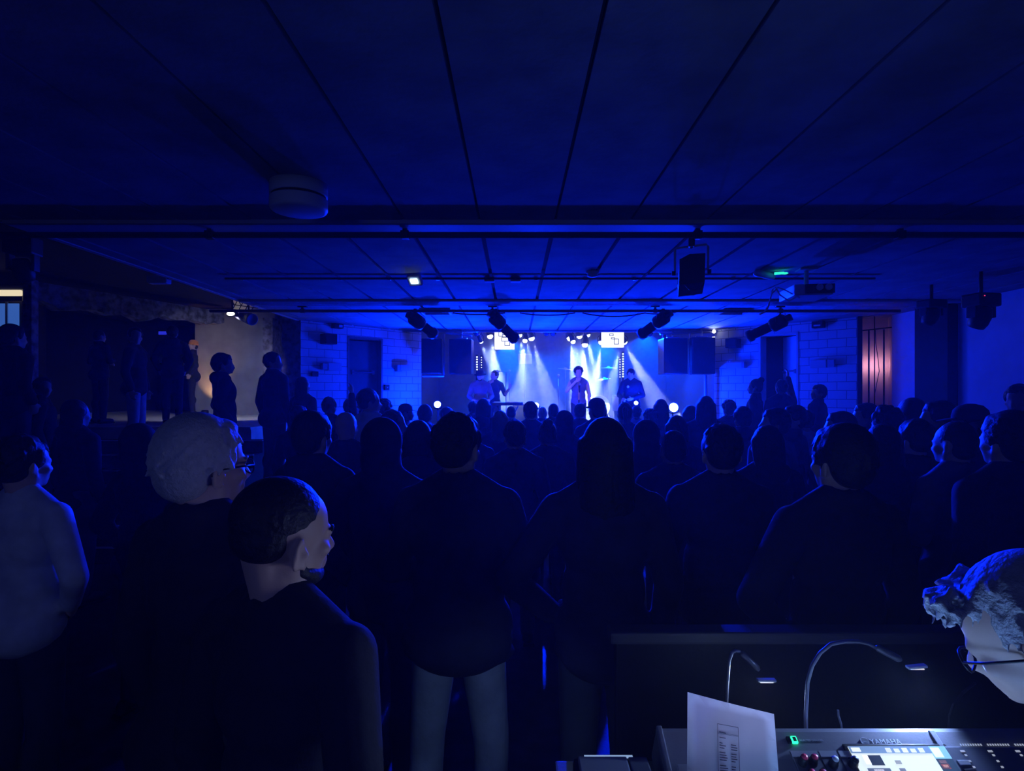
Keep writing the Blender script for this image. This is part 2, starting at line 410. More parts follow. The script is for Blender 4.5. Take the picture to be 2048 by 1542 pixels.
def hand_prims(bm, W, d, up, side, curl=.5, fat=1.0):   # W wrist point, d direction of the hand, up = back of hand, side=+-1 thumb side
    W = Vector(W); d = Vector(d).normalized(); up = Vector(up); up = (up - d * up.dot(d)).normalized(); sd = d.cross(up) * side
    R = Matrix((sd, d, up)).transposed()
    ell(bm, W + d * .05, (.041 * fat, .05, .016 * fat), R); cap(bm, W - d * .02, W + d * .03, .026, .022)
    L = (.066, .078, .072, .056)
    for i in range(4):
        base = W + d * (.088 - .004 * abs(i - 1)) + sd * (.03 - .02 * i)
        l = L[i]; c = curl * (1 + .12 * i)
        d1 = (d * math.cos(c * .6) - up * math.sin(c * .6)); d2 = (d * math.cos(c * 1.5) - up * math.sin(c * 1.5)); d3 = (d * math.cos(c * 2.2) - up * math.sin(c * 2.2))
        q1 = base + d1 * l * .45; q2 = q1 + d2 * l * .33; q3 = q2 + d3 * l * .25
        cap(bm, base - d * .015, q1, .0095 * fat, .009 * fat, 8); cap(bm, q1, q2, .009 * fat, .0083 * fat, 8); cap(bm, q2, q3, .0083 * fat, .0072 * fat, 8)
    tb = W + d * .03 + sd * .032; t1 = tb + (d * .55 + sd * .75 - up * .35 * curl).normalized() * .035; t2 = t1 + (d * .85 + sd * .25 - up * .7 * curl).normalized() * .034
    cap(bm, tb - sd * .012, t1, .0125 * fat, .0105 * fat, 8); cap(bm, t1, t2, .0105 * fat, .0085 * fat, 8)
POSES = {   # elbow, wrist, hand direction, back of hand ; per side (s = -1 left, +1 right)
    'down': lambda s: ((s * .245, -.03, 1.13), (s * .235, .05, .885), (0, .1, -1), (s, 0, 0)),
    'pocket': lambda s: ((s * .275, -.08, 1.15), (s * .2, .05, .97), (-s * .2, .3, -1), (s, 0, 0)),
    'fold': lambda s: ((s * .26, .0, 1.15), (s * .06, .22, 1.16 + s * .03), (-s, .1, 0), (0, .6, .8)),
    'phone': lambda s: ((s * .22, .2, 1.32), (s * .1, .34, 1.58), (-s * .1, .2, 1), (s * .2, -1, .2)),
    'up': lambda s: ((s * .24, .16, 1.52), (s * .2, .2, 1.8), (0, .1, 1), (s, -.3, 0)),
    'mic': lambda s: ((s * .28, .1, 1.2), (s * .08, .18, 1.42), (-s * .7, .2, .5), (s * .4, .8, .2)),
    'keys': lambda s: ((s * .27, .06, 1.14), (s * .18, .32, 1.06), (-s * .1, 1, -.15), (0, 0, 1)),
    'strum': lambda s: ((s * .27, -.02, 1.14), (s * .04, .22, 1.06), (-s, .15, -.2), (0, 1, .2)),
    'fret': lambda s: ((s * .3, .06, 1.16), (s * .47, .28, 1.3), (s * .3, .4, .8), (s * .7, .6, 0)),
    'hip': lambda s: ((s * .36, -.06, 1.17), (s * .19, .05, 1.0), (-s * .5, .6, -.5), (s, .3, 0)),
    'reach': lambda s: ((s * .24, .2, 1.15), (s * .2, .44, 1.13), (0, 1, -.1), (0, 0, 1)),
}
def legs(bm, g, top=.95, foot=True, stance=.1):
    for s in (-1, 1):
        cap(bm, (s * .085, 0, .93), (s * (stance - .005), .012, .5), .082 + g, .056 + g); cap(bm, (s * (stance - .005), .012, .5), (s * stance, -.015, .11 if foot else .1), .056 + g, .038 + g * 1.4)
        ell(bm, (s * (stance - .003), -.022, .36), (.05 + g, .055 + g, .1)); ell(bm, (s * .075, -.045, .92), (.085 + g, .08 + g, .1))
        if foot: cap(bm, (s * stance, -.04, .05), (s * (stance + .015), .12, .035), .04, .032)
    ell(bm, (0, -.005, .97), (.155 + g, .105 + g, .11))
def trunk(bm, g, low=.98, wide=1.0):
    ell(bm, (0, 0, 1.3), ((.158 + g) * wide, .105 + g, .17)); ell(bm, (0, -.02, 1.37), ((.165 + g) * wide, .085 + g, .09))
    ell(bm, (0, .005, 1.1), ((.14 + g) * wide, .1 + g, .19)); ell(bm, (0, -.003, low), ((.155 + g) * wide, .11 + g, .14))
    cap(bm, (-.145, -.005, 1.405), (.145, -.005, 1.405), .058 + g * .7)
    for s in (-1, 1): cap(bm, (s * .13, -.008, 1.43), (s * .02, -.012, 1.51), .05 + g * .6, .045 + g * .3)
def arms(bm, pose, g, hands, sleeve=1.0):
    for s in (-1, 1):
        e, wv, d, up = POSES[pose[0] if s < 0 else pose[1]](s)
        sh = Vector((s * .178, -.005, 1.405)); e = Vector(e); wv = Vector(wv)
        cap(bm, sh, e, .054 + g, .041 + g)
        if sleeve > .4: 
            q = e.lerp(wv, min(1, (sleeve - .4) / .6)); cap(bm, e, q, .041 + g, (.04 - .012 * min(1, (sleeve - .4) / .6)) + g)
        if hands: hand_prims(bm, wv, d, up, -s, .55, 1.0 if hands == 1 else 1.12)
def build_person(key, pose=('down', 'down'), head=(0, 0, 0), hair='short', top='jacket', voxel=.014, headvox=None, stance=.1, wide=1.0, beard=False, glasses=False, sleeve=.95, hem=.86, fem=False, lean=None):
    """meshes of one person about 1.75 m tall, feet at the origin, facing +Y"""
    H = Mx(*head); out = []
    fat = 2 if voxel > .011 else 1
    def L(bm):   # bend forward / sideways from the hips
        if lean is not None:
            for v in bm.verts:
                t = max(0., min(1., (v.co.z - .9) / .35)); t = t * t * (3 - 2 * t)
                R = Matrix.Rotation(lean[0] * t, 3, 'X') @ Matrix.Rotation(lean[1] * t, 3, 'Y'); p = Vector((0, 0, .95)); v.co = p + R @ (v.co - p)
        return bm
    bm = B(); legs(bm, 0, stance=stance); trunk(bm, 0, wide=wide); arms(bm, pose, 0, fat)
    cap(bm, (0, -.02, 1.43), H @ Vector((0, -.012, .06)), .056, .054); cap(bm, (0, -.03, 1.47), H @ Vector((0, -.05, .08)), .036, .045)
    xf(bm, H, head_prims); out.append(('body', remesh(L(bm), voxel, key + '_body', 4 if voxel > .01 else 5), 'skin'))
    bm = B()
    if top == 'jacket':
        trunk(bm, .024, wide=wide); arms(bm, pose, .017, 0, sleeve)
        ell(bm, (0, 0, .95), (.19 * wide, .135, .17)); ell(bm, (0, 0, hem + .02), (.195 * wide, .14, .06))
        ell(bm, (0, -.055, 1.46), (.075, .05, .06)); ell(bm, (0, -.035, .91), (.19 * wide, .15, .14))
        for k in range(14):
            a = 2 * PI * k / 14; ell(bm, (.074 * math.cos(a), -.018 + .066 * math.sin(a), 1.492 - .02 * math.sin(a)), (.024, .024, .03), u=8, v=6)
    elif top == 'hoodie':
        trunk(bm, .026, wide=wide); arms(bm, pose, .019, 0, sleeve); ell(bm, (0, 0, .94), (.19 * wide, .135, .15)); ell(bm, (0, -.035, .91), (.19 * wide, .15, .12))
        ell(bm, (0, -.1, 1.47), (.11, .06, .075)); ell(bm, (0, -.06, 1.5), (.1, .06, .05))
        for k in range(12):
            a = 2 * PI * k / 12; ell(bm, (.078 * math.cos(a), -.02 + .07 * math.sin(a), 1.495 - .025 * math.sin(a)), .026, u=8, v=6)
    elif top == 'vest':
        trunk(bm, .02, wide=wide); ell(bm, (0, 0, .96), (.18, .13, .12))
    elif top == 'hood':
        trunk(bm, .026, wide=wide); arms(bm, pose, .019, 0, sleeve); ell(bm, (0, 0, .94), (.19 * wide, .135, .15))
        cap(bm, (0, -.03, 1.44), H @ Vector((0, -.03, .06)), .095, .09)
        xf(bm, H, lambda b: (ell(b, (0, -.035, .13), (.098, .105, .11)), ell(b, (0, -.05, .04), (.095, .09, .09))))
    else:
        trunk(bm, .014, wide=wide); arms(bm, pose, .011, 0, sleeve); ell(bm, (0, 0, .93), (.172 * wide, .125, .13)); ell(bm, (0, -.03, .91), (.18 * wide, .145, .12)); ell(bm, (0, -.05, 1.45), (.082, .052, .06))
        for k in range(12):
            a = 2 * PI * k / 12; ell(bm, (.066 * math.cos(a), -.016 + .06 * math.sin(a), 1.482 - .02 * math.sin(a)), .014, u=8, v=6)
    tm = remesh(L(bm), max(voxel, .009), key + '_top', 5)
    if top == 'vest':
        bm = B(); bm.from_mesh(tm); bmesh.ops.delete(bm, geom=[f for f in bm.faces if f.calc_center_median().y > .03 and abs(f.calc_center_median().x) < .012 + .075 * max(0, f.calc_center_median().z - 1.15)], context='FACES'); bm.to_mesh(tm); bm.free()
    out.append((('t_shirt' if top == 'shirt' else 'hoodie' if top in ('hoodie', 'hood') else top), tm, 'top'))
    bm = B(); legs(bm, .014, foot=False, stance=stance); out.append(('trousers', remesh(L(bm), max(voxel, .012), key + '_trousers', 5), 'trousers'))
    for s in (-1, 1):
        bm = B(); cap(bm, (s * stance, -.05, .06), (s * (stance + .015), .13, .045), .05, .042); box(bm, (s * (stance + .008), .04, .012), (.09, .28, .024), bev=.01)
        out.append(('shoe', to_mesh(bm, key + '_shoe', True), 'shoe'))
    hv = headvox or max(voxel * .7, .006); rnd = random.Random(key)
    def tufts(b, n, r, c=(0, -.02, .13), rad=(.083, .1, .094), zmin=-.2, fwd=None, ln=.02):
        for _ in range(n):
            while True:
                v = Vector((rnd.gauss(0, 1), rnd.gauss(0, 1), rnd.gauss(0, 1))).normalized()
                if v.z > zmin and not (v.y > .45 and v.z < .45): break
            p = Vector((c[0] + v.x * rad[0], c[1] + v.y * rad[1], c[2] + v.z * rad[2]))
            t = Vector((v.x * .3 + rnd.uniform(-.4, .4), v.y + rnd.uniform(-.5, .3), -.6)) ; t = (t - v * t.dot(v) * .8).normalized()
            cap(b, p, p + t * ln, r, r * .5, 7)
    def hr(b):
        if hair in ('short', 'curly', 'messy', 'full', 'long', 'bun', 'pony', 'bob'):
            ell(b, (0, -.022, .135), (.083, .1, .095), u=24, v=16); ell(b, (0, -.05, .09), (.078, .07, .075))
            for s in (-1, 1): ell(b, (s * .072, .0, .12), (.014, .045, .045))
        if hair == 'short': tufts(b, 40, .014, ln=.03)
        if hair == 'full':
            ell(b, (0, -.028, .14), (.09, .106, .098), u=24, v=16); ell(b, (0, -.06, .08), (.08, .068, .075)); ell(b, (0, .03, .19), (.06, .05, .03)); tufts(b, 160, .0085, rad=(.088, .104, .096), ln=.04)
        if hair == 'messy': tufts(b, 60, .02, ln=.05, rad=(.088, .104, .1))
        if hair == 'curly':
            for _ in range(60):
                v = Vector((rnd.gauss(0, 1), rnd.gauss(0, 1) - .2, rnd.gauss(0, 1) + .3)).normalized()
                if v.y > .5 and v.z < .4: continue
                ell(b, (v.x * .09, -.02 + v.y * .105, .14 + v.z * .1), .027, u=8, v=6)
        if hair in ('long', 'bob'):
            z = -.14 if hair == 'long' else -.01
            for k in range(15):
                a = PI * (k / 14) + PI; x = math.cos(a); y = math.sin(a)
                cap(b, (x * .08, -.01 + y * .075, .13), (x * (.1 if hair == 'long' else .088), -.03 + y * .07, z + rnd.uniform(-.03, .03)), .026, .018, 8)
            ell(b, (0, -.06, .02), (.075, .05, .1))
        if hair == 'bun': ell(b, (0, -.09, .215), (.045, .045, .04)); tufts(b, 14, .012, c=(0, -.09, .215), rad=(.04, .04, .035), zmin=-1)
        if hair == 'pony': ell(b, (0, -.12, .15), .03); cap(b, (0, -.13, .15), (0, -.15, -.02), .032, .015)
        if hair == 'buzz':
            ell(b, (0, -.022, .143), (.0785, .0975, .083), u=24, v=16); ell(b, (0, -.05, .105), (.074, .064, .06))
        if hair in ('crop', 'cap', 'beanie'):
            ell(b, (0, -.018, .128), (.0795, .0975, .094), u=24, v=16); ell(b, (0, -.05, .08), (.074, .063, .07))
        if hair == 'fringe':
            ell(b, (0, -.03, .152), (.0765, .088, .076), u=24, v=16); ell(b, (0, -.06, .1), (.07, .056, .065)); tufts(b, 130, .0045, c=(0, -.025, .145), rad=(.078, .09, .08), zmin=-.1, ln=.05)
            for _ in range(60):
                a = rnd.uniform(-1.3, 1.3); t = Vector((math.sin(a) * .075, .02 + math.cos(a) * .062, .185 + rnd.uniform(-.02, .02))); q = Vector((math.sin(a) + rnd.uniform(-.5, .5), math.cos(a) + rnd.uniform(-.3, .3), rnd.uniform(-.4, .7))).normalized()
                ring_tube(b, [t - q * .02, t + q * .02, t + q * .026 + Vector((rnd.uniform(-.01, .01), .0, -.003)), t + q * .034 + Vector((rnd.uniform(-.02, .02), 0, -.012))], [.0052, .0055, .0045, .003], 6)
    if hair not in ('bald', 'hood'):
        bm = B(); xf(bm, H, hr); out.append(('hair', remesh(L(bm), hv, key + '_hair', 3), 'hair'))
    if hair == 'cap':
        bm = B()
        def cp(b):
            lathe(b, [(.094, 0), (.094, .03), (.086, .068), (.06, .098), (.02, .11), (0, .111)], 22, Matrix.Translation((0, -.008, .125)) @ Matrix.Diagonal((.92, 1.1, 1, 1)))
            pts = [(.072 * math.sin(t), .075 + .1 * math.cos(t), .135 - .02 * abs(math.cos(t))) for t in [PI / 2 - PI * k / 10 for k in range(11)]]
            poly(b, pts, (0, 0, .006))
        xf(bm, H, cp); out.append(('cap', to_mesh(L(bm), key + '_cap', True), 'hat'))
    if hair == 'beanie':
        bm = B(); xf(bm, H, lambda b: (lathe(b, [(.097, 0), (.1, .02), (.097, .045), (.088, .09), (.06, .118), (.02, .128), (0, .128)], 22, Matrix.Translation((0, -.012, .115)) @ Matrix.Diagonal((.88, 1.06, 1, 1)))))
        out.append(('beanie', to_mesh(L(bm), key + '_beanie', True), 'hat'))
    if hair == 'hat':
        bm = B(); xf(bm, H, lambda b: lathe(b, [(.15, -.01), (.155, 0), (.1, .008), (.092, .03), (.085, .085), (.05, .1), (0, .095)], 26, Matrix.Translation((0, -.01, .13)) @ Matrix.Diagonal((.95, 1.1, 1, 1))))
        out.append(('hat', to_mesh(L(bm), key + '_hat', True), 'hat'))
    if beard:
        bm = B(); xf(bm, H, lambda b: ([(cap(b, (s * .0585, .0, .062), (s * .053, .012, .03), .0085, .0145), cap(b, (s * .053, .012, .03), (s * .038, .05, .01), .0155, .019), cap(b, (s * .038, .05, .01), (0, .078, .002), .019, .0245)) for s in (-1, 1)], ell(b, (0, .0985, .043), (.024, .0095, .0045)), ell(b, (0, .05, -.004), (.035, .04, .02))))
        out.append(('beard', remesh(L(bm), hv, key + '_beard', 3), 'hair'))
    if voxel < .008 and hair != 'fringe':
        for s in (-1, 1):
            bm = B(); xf(bm, H, lambda b: ring_tube(b, [(s * .014, .0985, .105), (s * .032, .0955, .111), (s * .05, .083, .107)], [.004, .0048, .003], 7)); out.append(('eyebrow', to_mesh(L(bm), key + '_eyebrow', True), 'hair'))
    if glasses:
        bm = B()
        def gl(b):
            for s in (-1, 1):
                ring_tube(b, [(s * .033 + .024 * math.cos(t), .107 - .006 * abs(math.cos(t)), .084 + .019 * math.sin(t)) for t in [2 * PI * k / 14 for k in range(14)]], .0024, 6, True)
                ring_tube(b, [(s * .057, .1, .09), (s * .076, .06, .092), (s * .084, -.01, .09), (s * .084, -.03, .075)], .0026, 6)
            ring_tube(b, [(-.01, .11, .088), (0, .113, .09), (.01, .11, .088)], .0022, 6)
        xf(bm, H, gl); out.append(('glasses', to_mesh(L(bm), key + '_glasses', True), 'glasses'))
    return out
SKIN = mat('skin', (.52, .36, .29), .5, bump=.05, bscale=90, var=.08, spec=.35)
def cloth(name, c, sheen=.0): return mat(name, c, .85, bump=.35, bscale=35, var=.12, vscale=10, sheen=sheen)
CL = dict(black=cloth('cloth_black', (.016, .016, .028)), navy=cloth('cloth_navy', (.022, .026, .075)), grey=cloth('cloth_grey', (.1, .1, .14)),
          mid=cloth('cloth_mid_grey', (.2, .2, .22)), pale=cloth('cloth_pale', (.55, .58, .62)), denim=cloth('cloth_denim', (.3, .36, .48)), darkdenim=cloth('cloth_dark_denim', (.04, .05, .08)),
          tan=cloth('cloth_tan', (.3, .24, .18)), brown=cloth('cloth_brown', (.05, .04, .035)), orange=cloth('cloth_orange', (.85, .3, .05)))
HA = dict(dark=mat('hair_dark', (.016, .014, .016), .55, bump=.6, bscale=70), brown=mat('hair_brown', (.05, .03, .02), .5, bump=.6, bscale=70),
          grey=mat('hair_grey', (.42, .43, .46), .6, bump=.7, bscale=110, var=.08, vscale=60), fair=mat('hair_fair', (.28, .19, .1), .5, bump=.6, bscale=70))
SHOE = mat('shoe_leather', (.02, .02, .022), .5)
PROTO = {}
def proto(key, **kw):
    if key not in PROTO: PROTO[key] = build_person(key, **kw)
    return PROTO[key]
def person(parts, x, y, z0, h, yaw, label, top='black', trousers='darkdenim', hair='dark', hat='black', group=None, skin=None):
    r = thing('person', label, 'person', (x, y, z0), math.radians(yaw), group)
    s = h / 1.75; r.scale = (s, s, s)
    mm = dict(skin=skin or SKIN, top=CL[top], trousers=CL[trousers], shoe=SHOE, hair=HA[hair], hat=CL[hat], glasses=black_metal)
    for n, me, k in parts: link(n, me, mm[k], r, True)
    return r
# ---------------------------------------------------------------- the crowd
def topz(py, d): return CH - (py - CY) * d / F
A_ = dict
proto('short_down', hair='short', top='jacket')
proto('short_shirt', hair='short', top='shirt', sleeve=.35)
proto('full_hoodie', hair='full', top='hoodie', pose=('pocket', 'pocket'))
proto('crop_jacket', hair='crop', top='jacket', pose=('fold', 'fold'))
proto('bald_jacket', hair='bald', top='jacket', pose=('pocket', 'down'))
proto('long_jacket', hair='long', top='jacket', fem=True, wide=.92)
proto('bob_jacket', hair='bob', top='hoodie', fem=True, wide=.92)
proto('bun_jacket', hair='bun', top='jacket', fem=True, wide=.92)
proto('pony_shirt', hair='pony', top='shirt', wide=.92, sleeve=.4)
proto('curly_jacket', hair='curly', top='jacket')
proto('cap_jacket', hair='cap', top='jacket')
proto('hood_up', hair='hood', top='hood', pose=('pocket', 'pocket'))
proto('turn_short', hair='short', top='jacket', head=(-.9, 0, 0))
proto('turn_left', hair='full', top='jacket', head=(.9, .1, 0))
proto('phone_up', hair='short', top='jacket', pose=('down', 'phone'))
proto('arm_up', hair='short', top='jacket', pose=('down', 'up'))
def stand(px, ty, d, key, yaw, label, z0=0.0, **kw):
    h = topz(ty, d) - z0
    h /= {'bun_jacket': 1.02, 'curly_jacket': 1.015, 'hood_up': 1.01}.get(key, 1.0)
    h = max(1.5, min(1.98, h))
    return person(PROTO[key], (px - CX) * d / F, d, z0, h, yaw, label, **kw)
CR = [
 # px, top of head, distance, kind, turn, label, extras
 (740, 778, 6.2, 'turn_short', -10, 'tall man with a short crop and pale shirt turned right before the fire door', A_(top='pale')),
 (768, 798, 7.4, 'curly_jacket', 0, 'curly-haired person in dark jacket just right of the tall pale-shirted man', A_(hair='brown')),
 (790, 821, 5.2, 'turn_short', -25, 'dark-haired person looking right, standing before the right half of the left block wall', A_()),
 (813, 809, 8.2, 'cap_jacket', -80, 'person in a peaked cap facing right under the left block wall', A_()),
 (850, 811, 7.2, 'full_hoodie', 5, 'bushy-haired person in dark hoodie left of the leftmost stage floor lamp', A_()),
 (897, 815, 8.4, 'turn_short', -20, 'person in profile directly beside the leftmost stage floor lamp', A_(hair='brown')),
 (946, 803, 10.2, 'short_shirt', 0, 'short-haired person in a T-shirt below the keyboard player in the hat', A_(top='grey')),
 (968, 798, 7.6, 'bob_jacket', -15, 'tall bob-haired person in front of the keyboard player in the hat', A_()),
 (1000, 822, 6.6, 'long_jacket', 4, 'long-haired woman below the keyboard on stage', A_(hair='fair')),
 (1022, 812, 9.8, 'crop_jacket', 0, 'cropped-haired person near the stage under the keyboard', A_(top='mid')),
 (1061, 804, 7.2, 'short_down', 0, 'round dark head just left of the middle stage floor lamp', A_()),
 (1085, 813, 10.2, 'bald_jacket', 0, 'bald person near the stage under the middle floor lamp', A_(top='navy')),
 (1106, 807, 8.8, 'crop_jacket', 10, 'cropped-haired person left of the singer at the stage front', A_()),
 (1128, 820, 5.8, 'hood_up', 0, 'person with hood up in the crowd left of the singer', A_(top='navy')),
 (1160, 808, 8.6, 'short_down', 0, 'short-haired person straight below the singer', A_(hair='brown')),
 (1192, 798, 6.4, 'cap_jacket', 20, 'person in a cap standing right of the singer with wide shoulders', A_()),
 (1203, 812, 9.2, 'phone_up', 0, 'person holding up a phone to film the singer', A_()),
 (1250, 806, 6.8, 'pony_shirt', -10, 'ponytailed person in front of the dark-jacketed player on the right', A_(top='grey')),
 (1272, 812, 9.9, 'short_shirt', 0, 'short-haired person at the stage below the right-hand player', A_(top='pale')),
 (1298, 818, 8.0, 'curly_jacket', 25, 'curly-haired person left of the brightest stage floor lamp', A_(top='grey')),
 (1321, 799, 8.2, 'long_jacket', 0, 'long-haired person just left of the brightest stage floor lamp', A_()),
 (1352, 832, 5.0, 'bob_jacket', 0, 'bob-haired person below the brightest stage floor lamp', A_(top='navy')),
 (1378, 812, 7.0, 'long_jacket', 20, 'long-haired person right of the brightest stage floor lamp', A_(hair='brown', top='navy')),
 (1411, 793, 6.6, 'long_jacket', -10, 'tall person with straight long hair before the right loudspeaker pair', A_()),
 (1457, 800, 9.0, 'curly_jacket', 0, 'curly-topped person in front of the right block wall', A_()),
 (1484, 815, 6.2, 'full_hoodie', 0, 'bushy-haired person in dark hoodie in front of the right block wall', A_()),
 (1543, 818, 4.9, 'turn_left', 25, 'person looking left in a pale scarf-collared jacket below the right door', A_(top='mid')),
 (1582, 812, 5.6, 'turn_left', 40, 'person in profile facing left behind the scarf-collared one', A_(top='grey')),
 (1608, 822, 6.6, 'short_shirt', 10, 'person in a pale T-shirt under the right door', A_(top='pale')),
 (1672, 825, 4.6, 'turn_left', 20, 'dark-haired person turned left below the right block wall', A_()),
 (1724, 808, 5.6, 'turn_left', 30, 'person with lit face turned left under the pink-lit window', A_()),
 (1768, 812, 4.6, 'curly_jacket', 10, 'curly-haired person under the pink-lit window', A_()),
 (1820, 799, 4.9, 'full_hoodie', 0, 'bushy-haired person against the blue wall strip beside the pink-lit window', A_()),
 (1868, 804, 4.3, 'turn_left', 10, 'bushy-haired person looking left in front of the dark pilaster', A_()),
 (1825, 840, 3.6, 'short_down', 15, 'short-haired person in dark jacket in front of the bushy-haired two at right', A_()),
 (1935, 812, 3.9, 'cap_jacket', 60, 'person in a flat peaked cap facing left by the right wall', A_(top='navy')),
 (1905, 842, 3.1, 'crop_jacket', 20, 'cropped-haired person in grey top near the right wall', A_(top='grey')),
 (2010, 826, 2.6, 'full_hoodie', 10, 'large dark hooded-jacket back at the right edge before the pale-faced man', A_()),
 (2032, 770, 5.4, 'turn_left', 70, 'man with a pale lit face in profile by the right wall', A_(top='grey')),
 (1760, 850, 3.2, 'bob_jacket', 0, 'bob-haired person between the tall bald-templed man and the right wall', A_()),
 (630, 826, 3.1, 'full_hoodie', -20, 'broad dark-haired person in leather-shouldered jacket behind the grey-haired man', A_()),
 (694, 823, 4.5, 'bald_jacket', -15, 'bald man with blue-lit scalp seen over the front men', A_()),
 (771, 833, 2.75, 'hood_up', -12, 'person in a hooded top, hood up, left of the tall jacket-and-jeans man', A_(top='navy')),
 (838, 842, 3.7, 'bob_jacket', 0, 'bob-haired person between the hooded one and the jeans man', A_(top='navy')),
 (700, 798, 8.6, 'phone_up', 5, 'person raising a phone before the left block wall', A_()),
 (660, 795, 7.8, 'arm_up', -10, 'person with one arm raised by the left block wall', A_()),
 (1030, 842, 4.4, 'short_down', 0, 'dark-jacketed short-haired person in the middle of the crowd left of the long-haired woman', A_(top='navy')),
 (1095, 836, 5.0, 'bun_jacket', 0, 'person with hair in a bun in the middle of the crowd', A_(hair='brown')),
 (1290, 838, 4.0, 'hood_up', 0, 'hooded person between the long-haired woman and the cropped man', A_(top='navy')),
 (1345, 860, 3.6, 'crop_jacket', 0, 'cropped-haired person low between the hooded one and the ear-lit man', A_(top='navy')),
 (1530, 852, 3.5, 'bob_jacket', 10, 'bob-haired person between the ear-lit man and the black-jacketed man', A_()),
 (600, 812, 6.0, 'short_down', -10, 'short-haired dark figure at the foot of the left stairs', A_()),
 (940, 838, 5.4, 'short_down', 0, 'short-haired person hidden mostly behind the jacket-and-jeans man', A_(hair='brown')),
]
for px, ty, d, key, yaw, label, kw in CR: stand(px, ty, d, key, yaw, label, **kw)
def phone(who, label):
    s = who.scale.x; q = who.location + Matrix.Rotation(who.rotation_euler.z, 3, 'Z') @ (Vector((.095, .325, 1.69)) * s)
    r = thing('phone', label, 'phone', q, who.rotation_euler.z)
    bm = B(); box(bm, (0, 0, 0), (.075, .01, .155), bev=.004); obj('case', bm, black_paint, r)
    bm = B(); box(bm, (0, -.006, 0), (.067, .002, .14)); obj('screen', bm, glow('phone_screen', (.05, .25, .8), .7), r)
for o_ in [o for o in COL.objects if o.get('label') in ('person holding up a phone to film the singer', 'person raising a phone before the left block wall')]:
    phone(o_, 'phone with a blue screen held up %s' % ('right of the singer' if o_.location.x > 0 else 'before the left block wall'))
# those standing higher: the left riser, the stairs, the platform and the right riser
stand(548, 705, 7.75, 'turn_short', -30, 'man in black on the riser by the rough plaster end, face blue-lit', z0=.6)
stand(607, 756, 7.1, 'long_jacket', -30, 'long-haired person on the riser before the left block wall', z0=.6)
stand(1509, 754, 9.2, 'bun_jacket', 60, 'woman with hair up facing left on the right riser', z0=.34)
stand(1562, 760, 9.0, 'arm_up', 0, 'person on the right riser raising one arm', z0=.34)
stand(1634, 770, 8.8, 'turn_left', 40, 'dark-haired person on the right riser looking left with pale collar', z0=.34, top='navy')
proto('beanie_left', hair='beanie', top='jacket', pose=('pocket', 'fold'), head=(.3, .1, 0))
stand(384, 681, 13.1, 'beanie_left', 120, 'man in an orange beanie and black jacket standing by the grey wall on the platform', z0=1.4, hat='orange', trousers='black')
stand(449, 708, 7.15, 'full_hoodie', -60, 'dark broad silhouette on the stairs in front of the grey wall', z0=.525, trousers='black')
stand(345, 652, 9.3, 'full_hoodie', 30, 'dark bushy-haired figure standing at the platform edge left of the orange beanie', z0=1.4, trousers='black')
stand(272, 655, 8.05, 'turn_short', -80, 'person in a black jacket and light blue jeans on the stairs', z0=1.05, trousers='denim')
stand(200, 660, 9.6, 'crop_jacket', -20, 'dark figure on the platform beside the rough pier', z0=1.4, trousers='black')
stand(88, 755, 6.9, 'turn_short', -60, 'person with purple-lit face in dark jacket low on the stairs', z0=.35)
stand(30, 640, 6.6, 'full_hoodie', -20, 'large dark figure at the far left on the stairs', z0=.7)
stand(155, 800, 5.2, 'bob_jacket', -20, 'bob-haired dark figure at the foot of the stairs, far left', z0=0)
stand(290, 845, 3.4, 'hood_up', -20, 'hooded dark figure left of the grey-haired man', z0=0)

# ---------------------------------------------------------------- people close to the camera
def near(px, ty, d, label, yaw, mats, **kw):
    me = build_person(**kw); return person(me, (px - CX) * d / F, d, 0, topz(ty, d), yaw, label, **mats)
near(568, 955, 1.22, 'bearded man with a close crop turned to the right, nearest the camera', -26, A_(top='black', hair='dark'),
     key='front_man', voxel=.006, headvox=.0045, hair='buzz', top='shirt', head=(-.2, -.05, .06), beard=True, pose=('down', 'pocket'))
near(417, 836, 1.6, 'grey-haired man wearing glasses, turned right, behind the bearded man', -22, A_(top='black', hair='grey'),
     key='grey_man', voxel=.0065, headvox=.0045, hair='full', top='jacket', head=(-.2, 0, 0), glasses=True, pose=('down', 'down'))
near(917, 829, 2.3, 'tall man in dark jacket and pale jeans seen from behind, centre of the crowd', -6, A_(top='navy', trousers='denim', hair='dark'),
     key='jeans_man', voxel=.009, headvox=.006, hair='short', top='jacket', head=(-.25, 0, 0), pose=('fold', 'fold'), wide=1.14, hem=.83, stance=.13)
near(1207, 838, 2.25, 'woman with long dark hair seen from behind below the singer', 5, A_(top='navy', hair='dark'),
     key='long_woman', voxel=.009, headvox=.006, hair='long', top='jacket', pose=('hip', 'down'), wide=1.0)
near(1440, 851, 2.7, 'ear-lit man with cropped hair and dark jacket seen from behind', -4, A_(top='black', hair='dark'),
     key='ear_man', voxel=.009, headvox=.006, hair='short', top='jacket', pose=('pocket', 'down'), wide=1.05)
near(1676, 853, 2.1, 'bald-templed man in a black jacket looking left, by the mixing desk', 8, A_(top='black', hair='dark'),
     key='templed_man', voxel=.009, headvox=.006, hair='full', top='jacket', head=(.12, 0, 0), pose=('hip', 'down'), wide=1.05)
near(52, 872, 2.5, 'person in a pale blue shirt with an elbow out at the left edge', -15, A_(top='pale', hair='dark'),
     key='pale_shirt', voxel=.01, headvox=.007, hair='short', top='shirt', pose=('down', 'hip'), sleeve=.95, wide=1.1)
